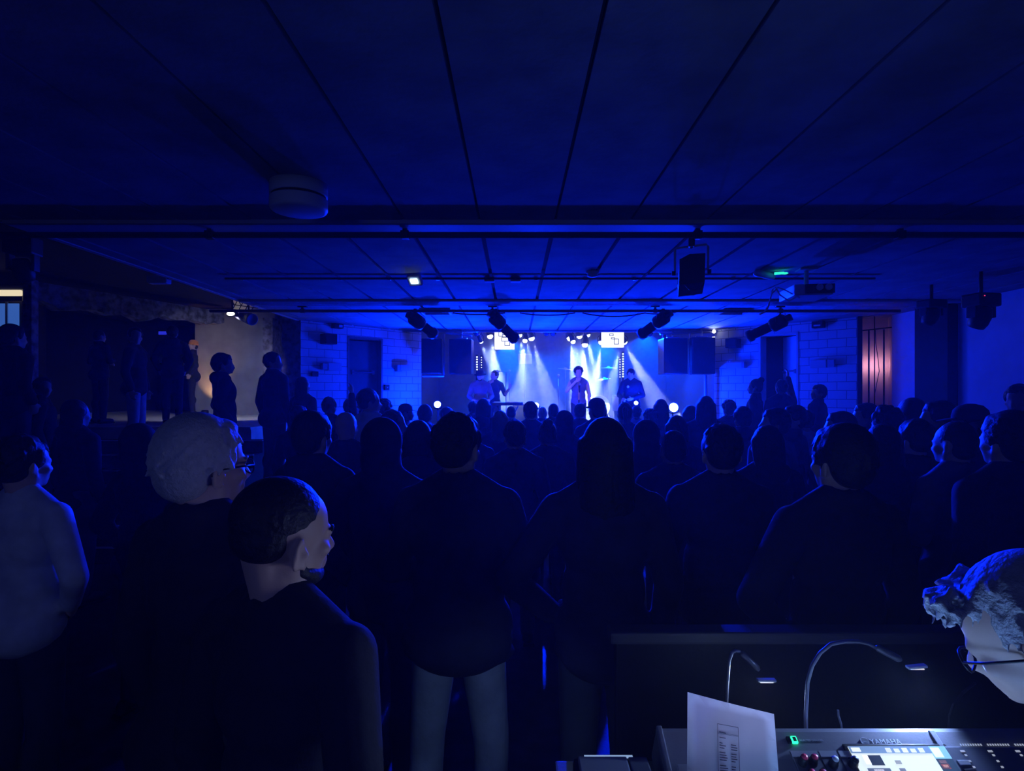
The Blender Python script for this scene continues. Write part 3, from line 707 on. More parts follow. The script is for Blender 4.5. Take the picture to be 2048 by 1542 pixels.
# ---------------------------------------------------------------- the band
def band(px, ty, d, label, yaw, mats, **kw):
    me = build_person(**kw); return person(me, (px - CX) * d / F, d, SZ, (topz(ty, d) - SZ), yaw, label, **mats)
band(961, 741, 13.15, 'keyboard player in a dark hat and open pale shirt on stage', 185, A_(top='grey', hat='black'),
     key='keys_man', voxel=.012, hair='hat', top='jacket', pose=('keys', 'keys'), head=(-.3, -.2, 0), beard=True)
band(988, 741, 13.9, 'band member behind the keyboard player, arm out and head at a microphone', 165, A_(top='navy'),
     key='horn_man', voxel=.012, hair='short', top='shirt', pose=('fret', 'mic'), head=(-.5, .1, 0), sleeve=.4)
band(1157, 735, 13.2, 'singer in an open sleeveless vest holding a microphone to the mouth', 178, A_(top='grey', trousers='black'),
     key='singer', voxel=.011, hair='curly', top='vest', pose=('down', 'mic'), head=(0, -.05, 0))
rp = band(1262, 737, 13.0, 'musician in a dark jacket with a white badge looking down, right on stage', 170, A_(top='black'),
     key='right_player', voxel=.012, hair='short', top='jacket', pose=('strum', 'keys'), head=(-.15, -.5, 0), wide=1.12)
bm = B(); ell(bm, (.07, .135, 1.33), (.028, .012, .03)); obj('badge', bm, mat('badge_white', (.8, .8, .85), .4), rp, True)['label'] = 'white badge'
# held microphone
r = thing('microphone', 'silver microphone in the raised hand of the singer', 'microphone', P(1159, 770, 13.02))
bm = B(); cap(bm, (0, 0, -.16), (0, 0, -.01), .012, .016); obj('handle', bm, black_metal, r, True)
bm = B(); ell(bm, (0, 0, .015), (.026, .026, .03)); obj('grille', bm, steel, r, True)
def mic_stand(px, py, d, label, boom, tall=None):
    p = P(px, py, d); h = p.z - SZ; r = thing('microphone_stand', label, 'stand', (p.x, p.y, SZ))
    bm = B(); lathe(bm, [(.14, 0), (.14, .015), (.03, .03), (.0125, .05)], 18); obj('base', bm, black_metal, r, True)
    bm = B(); ring_tube(bm, [(0, 0, .04), (0, 0, h)], .011); obj('pole', bm, steel, r, True)
    bm = B(); ring_tube(bm, [(-boom[0] * .3, 0, h - boom[1] * .3), (boom[0], 0, h + boom[1])], .009); obj('boom', bm, steel, r, True)
    bm = B(); cap(bm, (boom[0] * .9, -.01, h + boom[1] * .9), (boom[0] * 1.25, -.02, h + boom[1] * 1.25), .016, .022); ell(bm, (boom[0] * 1.3, -.02, h + boom[1] * 1.3), .03); obj('microphone', bm, mat('mic_silver', (.7, .7, .72), .3, .6), r, True)
mic_stand(1012, 745, 13.7, 'microphone on a boom stand pointing at the keyboard side of the stage', (-.16, .03))
mic_stand(1117, 757, 13.6, 'microphone on a stand left of the singer', (.0, .06))
mic_stand(1019, 752, 14.4, 'pale upright microphone on a straight stand behind the keyboard', (.002, .1))
# keyboard on a cross stand, laptop beside it
p = P(1015, 808, 12.95)
r = thing('keyboard', 'stage keyboard with pale keys in front of the hatted player', 'keyboard', (p.x, p.y + .1, SZ))
kh = p.z - SZ
bm = B(); box(bm, (0, 0, kh), (.7, .3, .07), bev=.01); obj('case', bm, black_metal, r)
bm = B(); box(bm, (0, .07, kh + .042), (.62, .13, .014)); obj('keys', bm, white_plastic, r)
for s in (-1, 1):
    bm = B(); ring_tube(bm, [(s * .28, -.12, .02), (-s * .24, 0, kh - .05)], .018); obj('stand_leg', bm, black_metal, r)
r = thing('amplifier', 'small pale-topped amplifier right of the keyboard', 'amplifier', (P(1050, 800, 14.0).x, 14.0, SZ))
bm = B(); box(bm, (0, 0, .45), (.6, .4, .9), bev=.02); obj('cabinet', bm, black_metal, r)
bm = B(); box(bm, (0, -.205, .42), (.52, .015, .7)); obj('grille', bm, dark_gap, r)
bm = B(); box(bm, (0, 0, .925), (.5, .3, .05), bev=.008); obj('top_panel', bm, white_plastic, r)
# cymbals, drums
def cymbal(px, py, d, label, rad, tilt):
    p = P(px, py, d); h = p.z - SZ - .3; r = thing('cymbal', label, 'cymbal', (p.x, p.y, SZ + .3))
    for k in range(3):
        a = 2 * PI * k / 3 + .4; bm = B(); ring_tube(bm, [(.3 * math.cos(a), .3 * math.sin(a), .01), (0, 0, .35)], .01); obj('leg', bm, steel, r)
    bm = B(); ring_tube(bm, [(0, 0, .2), (0, 0, h + .03)], .012); obj('pole', bm, steel, r)
    bm = B(); lathe(bm, [(.012, .03), (.03, .025), (.05, .004), (rad * .6, -.006), (rad, -.016), (rad, -.019), (rad * .6, -.01), (.05, -.001), (.012, .02)], 28, Matrix.Translation((0, 0, h)) @ Euler(tilt).to_matrix().to_4x4())
    obj('cymbal_plate', bm, mat('brass', (.75, .6, .3), .3, .9), r, True)
bm = B(); box(bm, (2.3, 15.6, SZ + .15), (2.6, 2.0, .3), bev=.01); tag(obj('drum_riser', bm, stage_m), 'black riser under the drum kit at the back of the stage', 'riser')
cymbal(1131, 737, 14.9, 'cymbal left of the singer', .2, (.1, .12, 0))
cymbal(1217, 735, 15.1, 'large cymbal between the singer and the dark-jacketed player', .22, (.05, 0, 0))
cymbal(1208, 757, 15.4, 'lower cymbal below the large one', .18, (.1, -.1, 0))
def drum(px, py, d, label, rad, depth, axis):
    p = P(px, py, d); r = thing('drum', label, 'drum', (p.x, p.y, p.z))
    M = axis
    bm = B(); lathe(bm, [(rad, -depth / 2), (rad, depth / 2)], 28, M); obj('shell', bm, mat('drum_shell', (.5, .5, .55), .3), r, True)
    bm = B(); lathe(bm, [(rad * 1.03, depth / 2 - .02), (rad * 1.03, depth / 2 + .006), (rad * .95, depth / 2 + .004), (0, depth / 2 + .004)], 28, M); obj('head', bm, white_plastic, r, True)
    for k in range(3):
        a = 2 * PI * k / 3 + .3; bm = B(); ring_tube(bm, [(rad * .9 * math.cos(a), rad * .9 * math.sin(a), 0), (rad * 1.0 * math.cos(a), rad * 1.0 * math.sin(a), -(p.z - SZ - .3) + .006)], .01); obj('leg', bm, steel, r)
drum(1196, 812, 15.2, 'bass drum on the riser behind the singer', .28, .4, Matrix.Rotation(PI / 2, 4, 'X'))
drum(1240, 806, 15.2, 'floor tom beside the bass drum', .2, .4, Matrix.Identity(4))
drum(1168, 795, 15.0, 'snare drum at the left of the kit', .17, .15, Matrix.Identity(4))
# pale screen on a tripod at the back left of the stage
p = P(1050, 718, 15.3)
r = thing('monitor', 'pale square monitor on a stand at the back of the stage', 'monitor', (p.x, p.y, SZ)); hh = p.z - SZ
bm = B(); box(bm, (0, 0, hh), (.36, .05, .27), bev=.01); obj('screen_case', bm, white_plastic, r)
bm = B(); ring_tube(bm, [(0, .03, .02), (0, .03, hh)], .016); obj('pole', bm, steel, r)
for s in (-1, 0, 1):
    bm = B(); ring_tube(bm, [(s * .3, .03 + (.25 if s == 0 else -.1), .01), (0, .03, .5)], .012); obj('leg', bm, steel, r)
# ---------------------------------------------------------------- stage lighting
def floor_lamp(px, py, d, label, rad, power, target, ang=100, col=BLUE, lm=None):
    p = P(px, py, d); h = p.z - SZ; r = thing('stage_floor_lamp', label, 'lamp', (p.x, p.y, SZ))
    bm = B(); ring_tube(bm, [(0, .06, .02), (0, .06, h - rad)], .014)
    for k in range(3):
        a = 2 * PI * k / 3 + .5; ring_tube(bm, [(.2 * math.cos(a), .06 + .2 * math.sin(a), .01), (0, .06, .25)], .01)
    obj('stand', bm, black_metal, r)
    q = aim(Vector(target) - p).to_matrix().to_4x4(); M = Matrix.Translation((0, 0, h)) @ q
    bm = B(); lathe(bm, [(rad * .6, .16), (rad * .9, .12), (rad * 1.1, .0), (rad * 1.1, -.03), (rad, -.03), (rad, -.0)], 20, M); c = obj('can', bm, black_metal, r, True)
    bm = B(); lathe(bm, [(rad * .98, -.01), (rad * .8, -.025), (rad * .4, -.037), (0, -.04)], 20, M); obj('lens', bm, lm or lens_blue, c, True)
    bm = B(); ring_tube(bm, [(-rad * 1.2, 0, h), (-rad * 1.2, .05, h - rad), (0, .06, h - rad * 1.4), (rad * 1.2, .05, h - rad), (rad * 1.2, 0, h)], .01); obj('yoke', bm, black_metal, r)
    dv = (Vector(target) - p).normalized()
    spot(r, p + dv * .12, p + dv + Vector((0, 0, .95)), power, col, 95, 1.0, .06, 'floor_lamp_light')
    point(r, p + dv * .14, power * FL, col, .06, 'floor_lamp_flood')
WB = 1.9; KB = 4.9; FL = .11
floor_lamp(875, 809, 12.62, 'leftmost glowing floor lamp at the stage edge', .075, 420 * KB, (-1.0, 2, 2.9), 110)
floor_lamp(1072, 811, 12.62, 'middle glowing floor lamp at the stage edge, below the microphone stand', .065, 520 * KB, (.3, 0, 3.1), 110)
floor_lamp(1272, 806, 12.62, 'small glowing floor lamp by the hand of the dark-jacketed player', .045, 260 * KB, (1.6, 2, 3.0), 110)
floor_lamp(1347, 815, 12.62, 'brightest floor lamp, at the right end of the stage edge', .1, 520 * KB, (3.2, 2, 2.8), 110)
def par(px, py, d, label, rad, tgt, power, ang, col=WHITE, lm=None, top=4.2, group=None):
    p = P(px, py, d); r = thing('stage_lamp', label, 'lamp', p, 0, group)
    q = aim(Vector(tgt) - p).to_matrix().to_4x4()
    bm = B(); lathe(bm, [(rad * .5, .26), (rad * .95, .2), (rad * 1.15, .05), (rad * 1.15, .0), (rad, .0), (rad, .02)], 18, q); c = obj('can', bm, black_metal, r, True)
    bm = B(); lathe(bm, [(rad * 1.05, .0), (rad * .95, -rad * .5), (rad * .6, -rad * .85), (0, -rad)], 16, q); obj('lens', bm, lm or lens_white, c, True)
    bm = B(); ring_tube(bm, [(-rad * 1.3, 0, 0), (-rad * 1.3, .04, .12), (0, .05, .2), (rad * 1.3, .04, .12), (rad * 1.3, 0, 0)], .009); ring_tube(bm, [(0, .05, .2), (0, .05, 4.25 - p.z if p.y > 13.0 else CEIL + .03 - p.z)], .012); obj('yoke', bm, black_metal, r)
    spot(r, p + (Vector(tgt) - p).normalized() * (rad + .04), tgt, power, col, ang, .35, .03, 'beam_light')
    return r
KW = 20.0
par(980, 672, 14.6, 'leftmost white stage lamp, left of the left lit screen', .07, P(1000, 800, 14.2), 260 * KW, 22)
par(1039, 670, 14.8, 'white stage lamp just right of the left lit screen', .062, P(1056, 800, 14.8), 170 * KW, 20)
par(1051, 672, 15.0, 'upper lamp of the close pair right of the left lit screen', .055, P(1075, 790, 15.2), 150 * KW, 18)
par(1050, 681, 14.4, 'lower lamp of the close pair right of the left lit screen', .055, P(1040, 790, 13.6), 150 * KW, 18)
par(1063, 676, 14.7, 'rightmost white lamp of the left cluster', .072, P(1100, 800, 14.6), 230 * KW, 20)
par(1140, 676, 14.6, 'leftmost white lamp of the right cluster', .075, P(1160, 800, 14.0), 300 * KW, 22)
par(1146, 683, 14.2, 'small lamp hung under the leftmost one of the right cluster', .055, P(1190, 800, 13.6), 180 * KW, 18)
par(1159, 672, 14.9, 'middle white lamp of the right cluster', .068, P(1180, 800, 15.2), 260 * KW, 18)
par(1174, 669, 15.0, 'upper right white lamp of the right cluster', .075, P(1200, 810, 15.4), 300 * KW, 20)
par(1170, 689, 14.3, 'lowest white lamp of the right cluster, above the singer', .07, P(1166, 830, 13.9), 420 * KW, 20)
par(1203, 684, 14.3, 'white lamp tucked against the left side of the right lit screen', .07, P(1182, 830, 14.0), 360 * KW, 18)
par(1241, 690, 14.4, 'white lamp under the right lit screen aimed left', .06, P(1212, 820, 14.8), 300 * KW, 18)
par(1249, 684, 14.4, 'white lamp under the right lit screen aimed right', .06, P(1318, 815, 15.6), 420 * KW, 18)
par(962, 683, 13.8, 'blue-white lamp by the left loudspeakers aimed across the stage', .045, P(1000, 770, 14.8), 220 * KW, 22, (.4, .62, 1))
par(1428, 663, 12.6, 'small bright lamp above the right loudspeakers', .035, (2.0, 5, 1.5), 25, 60, (.5, .65, 1))
# blue washes over the stage
par(1008, 668, 16.4, 'blue wash lamp behind the left lit screen', .06, (.6, 14.4, .8), 500 * 4.6, 75, (.0, .09, 1), mat('lens_off_blue', (.05, .06, .2), .2))
par(1226, 668, 16.4, 'blue wash lamp behind the right lit screen', .06, (1.0, 14.4, .8), 500 * 4.6, 75, (.0, .09, 1), MATS['lens_off_blue'])
par(1290, 664, 16.4, 'blue wash lamp high at the back right of the stage', .06, (3.2, 13.6, .8), 400 * 4.5, 75, (.0, .045, 1), MATS['lens_off_blue'])
# blue lamps over the stage front turned to the audience
for px, tg, lb in ((1093, (-.6, 2.0, .9), 'left one of the two blue lamps over the stage turned to the audience'), (1106, (1.6, 2.0, .9), 'right one of the two blue lamps over the stage turned to the audience'), (953, (-2.0, 2.6, 1.1), 'blue lamp beside the left loudspeakers turned to the audience'), (1300, (3.4, 2.6, 1.1), 'blue lamp by the right loudspeakers turned to the audience')):
    par(px, 668, 13.3, lb, .05, tg, 3000 * WB, 42, BLUE, MATS['lens_off_blue'])
# truss pipes holding the lamps
bm = B(); ring_tube(bm, [(SX0 + .02, 14.6, 3.72), (SX1 - .02, 14.6, 3.72)], .025); tag(obj('lighting_bar', bm, black_metal), 'black lighting pipe across the stage above the white lamps', 'bar')
bm = B(); ring_tube(bm, [(SX0 + .02, 16.5, 3.82), (SX1 - .02, 16.5, 3.82)], .025); tag(obj('lighting_bar', bm, black_metal), 'black lighting pipe at the very back of the stage', 'bar')
# lit screens with outlined blocks
scr = glow('screen_white', (.92, .97, 1), 1.5)
def lit_screen(x0, y0, x1, y1, d, label, squares):
    p = P((x0 + x1) / 2, (y0 + y1) / 2, d); W = (x1 - x0) * d / F; Hh = (y1 - y0) * d / F
    r = thing('lit_screen', label, 'screen', p)
    bm = B(); box(bm, (0, .02, 0), (W, .05, Hh), bev=.018); obj('panel', bm, scr, r)
    for (a, b_, c, e) in squares:   # outlines in fractions of the panel
        bm = B(); xa, xb, za, zb = (a - .5) * W, (c - .5) * W, (.5 - b_) * Hh, (.5 - e) * Hh; t = .016
        for cx, cz, sx, sz in (((xa + xb) / 2, za, xb - xa + t, t), ((xa + xb) / 2, zb, xb - xa + t, t), (xa, (za + zb) / 2, t, za - zb), (xb, (za + zb) / 2, t, za - zb)): box(bm, (cx, -.007, cz), (sx, .004, sz))
        obj('outline', bm, black_metal, r)
    bm = B()
    for s in (-.4, .4): ring_tube(bm, [(s * W, .03, Hh / 2), (s * W, .03, 4.26 - p.z)], .01)
    obj('hanger', bm, black_metal, r)
lit_screen(989, 661, 1029, 699, 14.2, 'left white lit screen with black outlined squares', [(.22, .08, .4, .3), (.4, .22, .58, .34), (.36, .36, .7, .56), (.52, .56, .76, .8)])
lit_screen(1203, 661, 1248, 695, 14.2, 'right white lit screen with black outlined squares', [(.3, -.0, .5, .04), (.36, .2, .52, .3), (.44, .42, .58, .5), (.56, .5, .76, .8)])
# vertical strips of lamps
led = glow('led_white', (.8, .9, 1), 3)
def led_strip(px, y0, y1, n, d, rad, label):
    a = P(px, y0, d); b_ = P(px, y1, d); r = thing('light_strip', label, 'light strip', (a.x, a.y, SZ))
    bm = B(); box(bm, (0, .03, a.z / 2 - SZ / 2 + .03), (.06, .04, a.z - SZ + .06), bev=.006); obj('post', bm, black_metal, r)
    bm = B(); box(bm, (0, .03, .012), (.3, .3, .024), bev=.005); obj('base', bm, black_metal, r)
    for k in range(n):
        z = a.z + (b_.z - a.z) * k / (n - 1) - SZ; bm = B(); ell(bm, (0, 0, z), (rad, .02, rad), u=10, v=8); obj('bulb', bm, led, r, True)
led_strip(954, 714, 739, 6, 13.9, .018, 'row of six large white bulbs on a post at the left of the stage')
led_strip(963, 715, 735, 5, 14.6, .011, 'row of small white bulbs on a post behind the large-bulbed left one')
led_strip(1246, 708, 753, 10, 14.0, .018, 'tall row of white bulbs on a post behind the dark-jacketed player')
led_strip(1240, 719, 754, 8, 14.6, .013, 'row of small white bulbs left of the tall right one')
# loudspeakers
def speaker(x0, y0, x1, y1, d, label, yaw):
    p = P((x0 + x1) / 2, (y0 + y1) / 2, d); W = (x1 - x0) * d / F; Hh = (y1 - y0) * d / F
    r = thing('loudspeaker', label, 'loudspeaker', p, yaw)
    bm = B(); box(bm, (0, .2, 0), (W, .42, Hh), bev=.015); obj('cabinet', bm, black_paint, r)
    bm = B(); box(bm, (0, -.018, 0), (W * .92, .02, Hh * .95), bev=.006); obj('grille', bm, mat('speaker_grille', (.015, .015, .02), .7, bump=.6, bscale=400), r)
    bm = B(); box(bm, (0, .2, Hh / 2 + .02), (W * .5, .08, .04)); ring_tube(bm, [(0, .2, Hh / 2), (0, .2, CEIL + .0 - p.z)], .018); obj('bracket', bm, steel, r)
speaker(843, 677, 884, 747, 12.45, 'outer loudspeaker left of the stage, beside the block wall', .1)
speaker(898, 678, 943, 748, 12.45, 'inner loudspeaker left of the stage', -.06)
speaker(1327, 676, 1376, 748, 12.45, 'inner loudspeaker right of the stage', .06)
speaker(1384, 674, 1430, 748, 12.35, 'outer loudspeaker right of the stage, beside the block wall', -.1)
def frame(pts, d, label, rad=.022):
    bm = B()
    for a, b_ in pts: ring_tube(bm, [P(a[0], a[1], d), P(b_[0], b_[1], d)], rad)
    tag(obj('support_frame', bm, mat('frame_grey', (.5, .5, .55), .45, .3)), label, 'frame')
frame([((888, 668), (888, 750)), ((892, 666), (944, 672)), ((845, 752), (888, 752))], 12.66, 'pale metal frame round the left loudspeakers')
frame([((1320, 668), (1428, 664)), ((1326, 668), (1326, 745)), ((1380, 664), (1380, 750))], 12.62, 'pale metal frame round the right loudspeakers')
bm = B(); ring_tube(bm, [P(1411, 750, 12.6), P(1411, 860, 12.6)], .035); box(bm, (P(1411, 0, 12.6).x, 12.6, .02), (.3, .3, .04)); tag(obj('speaker_pole', bm, MATS['frame_grey']), 'pale pole under the outer right loudspeaker', 'pole')
# ---------------------------------------------------------------- ceiling fixtures
def pipe_bar(py, d, label, rad, px0, px1, hang):
    p0, p1 = P(px0, py, d), P(px1, py, d); r = thing('lighting_bar', label, 'bar', ((p0.x + p1.x) / 2, d, p0.z))
    hw = (p1.x - p0.x) / 2
    bm = B(); ring_tube(bm, [(-hw, 0, 0), (hw, 0, 0)], rad, 14); obj('pipe', bm, black_paint, r, True)
    for hx in hang:
        x = (hx - CX) * d / F - (p0.x + p1.x) / 2
        bm = B(); box(bm, (x, 0, (CEIL - p0.z) / 2), (.035, .04, CEIL - p0.z)); box(bm, (x, 0, .0), (.07, rad * 2.6, rad * 2.6), bev=.008)
        box(bm, (x, 0, CEIL - p0.z - .012), (.14, .06, .02)); obj('hanger', bm, black_metal, r)
pipe_bar(470, 4.79, 'near black lighting pipe across the hall ceiling', .026, -130, 2200, (-40, 420, 810, 1395, 1800))
pipe_bar(622, 9.2, 'far black lighting pipe across the hall ceiling', .024, 420, 1800, (605, 985, 1310, 1560))
# conduit with saddle bolts and two junction boxes
r = thing('conduit', 'thin conduit across the ceiling between the two lighting pipes', 'conduit', (0, 0, 0))
bm = B(); ring_tube(bm, [P(450, 557, 6.85), P(1750, 557, 6.85)], .013, 8); obj('tube', bm, black_paint, r)
for px in range(484, 1500, 98):
    bm = B(); p = P(px, 556, 6.95); box(bm, (p.x, p.y, CEIL - .018), (.045, .03, .03), bev=.006); obj('saddle', bm, steel, r)
for px in (979, 1031):
    bm = B(); p = P(px, 560, 6.93); box(bm, (p.x, p.y, CEIL - .03), (.12, .1, .055), bev=.008); obj('junction_box', bm, plate_m, r)
# round bulkhead sounder near the camera
p = P(598, 398, 3.85)
r = thing('smoke_detector', 'large round white ceiling unit with a dark band, near the camera', 'detector', (p.x, p.y, CEIL), .2)
R_ = .185
def L_(prof, n, m): 
    b = B(); lathe(b, prof, 40); o = obj(n, b, m, r, True); return o
L_([(R_ * 1.0, .0), (R_ * 1.0, -.075), (R_ * .98, -.08)], 'base', white_plastic)
L_([(R_ * .94, -.076), (R_ * .94, -.1)], 'dark_band', black_paint)
L_([(R_ * .985, -.098), (R_ * 1.0, -.104), (R_ * 1.0, -.165), (R_ * .96, -.178), (R_ * .86, -.184), (0, -.186)], 'cover', white_plastic)
# small detector, emergency light, bright downlight
p = P(1185, 555, 6.6)
r = thing('smoke_detector', 'small dome detector on the ceiling conduit line', 'detector', (p.x, p.y, CEIL))
bm = B(); lathe(bm, [(.075, 0), (.075, -.02), (.062, -.026), (.06, -.05), (.04, -.065), (0, -.067)], 24); obj('dome', bm, white_plastic, r, True)
p = P(1533, 560, 6.6)
r = thing('emergency_light', 'long pale emergency light with a green lamp on the ceiling', 'light', (p.x, p.y, CEIL), -.35)
bm = B(); cap(bm, (-.1, -.12, -.045), (.06, .12, -.045), .05, .05); bmesh.ops.scale(bm, vec=(1, 1, .8), verts=bm.verts); obj('housing', bm, white_plastic, r, True)
bm = B(); ell(bm, (.19, -.03, -.04), (.035, .03, .012)); box(bm, (.13, -.03, -.035), (.1, .05, .02)); obj('green_lamp', bm, glow('green_led', (.03, .8, .5), 1.2), r)
p = P(830, 560, 6.75)
r = thing('ceiling_lamp', 'square tilted lamp with a bright lens on the ceiling, left of centre', 'lamp', p, -.3)
M = Matrix.Rotation(.7, 4, 'X')
bm = B(); box(bm, (0, 0, 0), (.17, .05, .13), M, bev=.01); obj('housing', bm, white_plastic, r)
bm = B(); box(bm, (0, -.03, 0), (.09, .012, .06), M, bev=.004); obj('lens', bm, glow('floodlens', (.5, .75, 1), 7), r)
bm = B(); ring_tube(bm, [(0, .03, .02), (0, .04, CEIL - p.z)], .014); obj('bracket', bm, plate_m, r)
# projector with two round lenses
p = P(1640, 577, 6.2)
r = thing('projector', 'projector under the ceiling with two round lens rings', 'projector', p, -.12)
bm = B(); box(bm, (-.06, .26, -.005), (.4, .5, .12), bev=.015); bs = obj('case', bm, white_plastic, r)
bm = B(); box(bm, (.0, -.0, .0), (.3, .03, .1), bev=.006); obj('rear_panel', bm, black_paint, r)
for x in (-.012, .08):
    bm = B(); lathe(bm, [(.026, 0), (.034, .004), (.036, .02), (.03, .024), (.026, .01)], 22, Matrix.Translation((x, -.012, .012)) @ Matrix.Rotation(PI / 2, 4, 'X')); obj('lens_ring', bm, mat('ring_white', (.9, .9, .92), .3), r, True)
bm = B(); ring_tube(bm, [(-.05, .25, .05), (-.05, .25, CEIL - p.z)], .025); box(bm, (-.05, .25, CEIL - p.z - .015), (.18, .18, .02)); obj('ceiling_mount', bm, plate_m, r)
bm = B(); ring_tube(bm, [P(1600, 590, 6.3), P(1578, 602, 6.3), P(1560, 590, 6.3), P(1551, 574, 6.3), P(1545, 580, 6.32), P(1537, 612, 6.36), P(1528, 625, 6.4), P(1518, 629, 6.4)], .009, 8)
ring_tube(bm, [P(1600, 596, 6.3), P(1570, 580, 6.3), P(1556, 575, 6.3), P(1543, 588, 6.32), P(1535, 618, 6.36), P(1524, 627, 6.4)], .008, 8)
tag(obj('cable', bm, white_plastic), 'pale cables drooping from the projector', 'cable')
# hung cable in swags on the far pipe
bm = B()
for a, b_, sag in ((905, 1010, 6), (1040, 1150, 9), (1165, 1290, 14), (1290, 1330, 4)):
    ring_tube(bm, [P(a + (b_ - a) * t, 625 + 4 * sag * t * (1 - t) * .5 * 2 / 2 + 1, 9.15) for t in [k / 10 for k in range(11)]], .01, 6)
tag(obj('cable', bm, black_paint), 'black cable hanging in swags under the far lighting pipe', 'cable')
for px in (866, 1486):
    p = P(px, 634, 9.3)
    bm = B(); 
    for sx, sy, cx, cy_ in ((.5, .04, 0, -.2), (.5, .04, 0, .2), (.04, .4, -.23, 0), (.04, .4, .23, 0)): box(bm, (p.x + cx, p.y + .4 + cy_, CEIL - .02), (sx, sy, .06))
    box(bm, (p.x, p.y + .4, CEIL - .005), (.44, .36, .02))
    tag(obj('ceiling_vent', bm, plate_m), 'square ceiling vent frame %s' % ('left of the leftmost profile spotlight' if px < 1000 else 'near the drooping projector cable'), 'vent')
# profile spotlights
def profile_spot(x0, y0, x1, y1, d, label, tgt=None, pw=0):
    a = P(x0, y0, d); b_ = P(x1, y1, d + .3); top = P(x0 + (x0 - x1) * .1, 622, 9.2)
    r = thing('profile_spotlight', label, 'spotlight', a)
    dv = (b_ - a); L = dv.length; q = aim(dv).to_matrix().to_4x4()
    bm = B(); lathe(bm, [(0, .14), (.075, .135), (.108, .1), (.114, -.08), (.095, -.12), (0, -.12)], 18, q); box(bm, (0, 0, .17), (.1, .1, .1), q, bev=.01); body = obj('lamp_house', bm, black_metal, r, True)
    bm = B(); lathe(bm, [(.078, -.1), (.078, -L + .05), (.098, -L + .04), (.098, -L - .03), (.088, -L - .03), (.088, -L)], 18, q); tube = obj('lens_tube', bm, black_metal, r, True)
    bm = B(); lathe(bm, [(.087, -L - .004), (.05, -L - .014), (0, -L - .018)], 18, q); obj('lens', bm, lens_dim, tube, True)
    if pw: spot(r, b_ + (b_ - a).normalized() * .06, tgt, pw * 1.5, (1, .74, .7), 26, .6, .04, 'profile_light')
    bm = B(); box(bm, (0, 0, -.1), (.2, .03, .05), q, bev=.005); obj('shutter_gate', bm, black_metal, r)
    t = top - a
    bm = B(); ring_tube(bm, [q @ Vector((-.1, 0, 0)), q @ Vector((-.11, 0, 0)) + t * .4, t * .7, t * .95], .012); ring_tube(bm, [q @ Vector((.1, 0, 0)), q @ Vector((.11, 0, 0)) + t * .4, t * .7], .012); obj('yoke', bm, black_metal, r)
    bm = B(); box(bm, t, (.05, .07, .07), bev=.008); obj('clamp', bm, black_metal, r)
    bm = B(); ring_tube(bm, [t + Vector((.05, 0, 0)), Vector((.14, -.02, t.z * .3)), Vector((.13, -.02, -.02)), Vector((.03, -.02, .05))], .005, 6); obj('safety_cable', bm, steel, r)
profile_spot(834, 642, 866, 667, 9.25, 'leftmost profile spotlight on the far pipe, by the left block wall', P(985, 775, 13.2), 40)
profile_spot(995, 642, 1028, 676, 9.25, 'profile spotlight on the far pipe covering the left lit screen', P(1160, 775, 13.2), 60)
profile_spot(1322, 640, 1284, 668, 9.25, 'profile spotlight on the far pipe between right screen and right loudspeakers', P(1150, 775, 13.2), 30)
profile_spot(1556, 646, 1500, 672, 9.25, 'rightmost profile spotlight on the far pipe, before the right block wall', P(1262, 775, 13.0), 30)
# big fresnel on the near pipe
p = P(1384, 540, 4.8)
r = thing('fresnel_spotlight', 'large black spotlight hanging in its yoke from the near pipe', 'spotlight', p, -.25)
bm = B()
prof = [(-.1, -.135), (.08, -.125), (.115, -.08), (.115, .07), (.06, .125), (-.06, .13), (-.1, .09)]
poly(bm, [(-.105, -.02, -.125), (.1, -.02, -.105), (.105, -.02, .13), (-.02, -.02, .13), (-.1, -.02, .09)], (0, .3, -.05)); obj('body', bm, black_paint, r)
bm = B(); lathe(bm, [(.1, 0), (.11, .01), (.11, .06), (.095, .06)], 22, Matrix.Translation((0, .27, -.05)) @ Matrix.Rotation(-PI / 2 - .15, 4, 'X')); obj('lens_ring', bm, black_metal, r, True)
bm = B(); ring_tube(bm, [(-.135, .1, 0), (-.135, .1, .2), (-.12, .1, .215), (.12, .1, .23), (.135, .1, .215), (.135, .1, 0)], .009, 8); obj('yoke', bm, plate_m, r)
bm = B(); box(bm, (0, .06, .25), (.05, .07, .09), bev=.008); ring_tube(bm, [(0, .08, .2), (.0, .06, .3)], .012); obj('clamp', bm, black_metal, r)
for s in (-1, 1):
    bm = B(); lathe(bm, [(.02, 0), (.02, .03), (0, .03)], 12, Matrix.Translation((s * .13, .1, 0)) @ Matrix.Rotation(s * PI / 2, 4, 'Y')); obj('knob', bm, black_metal, r, True)
bm = B(); ring_tube(bm, [(-.06, 0, -.12), (-.02, -.02, -.17), (.05, -.02, -.175), (.09, 0, -.13), (.1, .02, -.08)], .005, 6); obj('cable_loop', bm, black_metal, r)
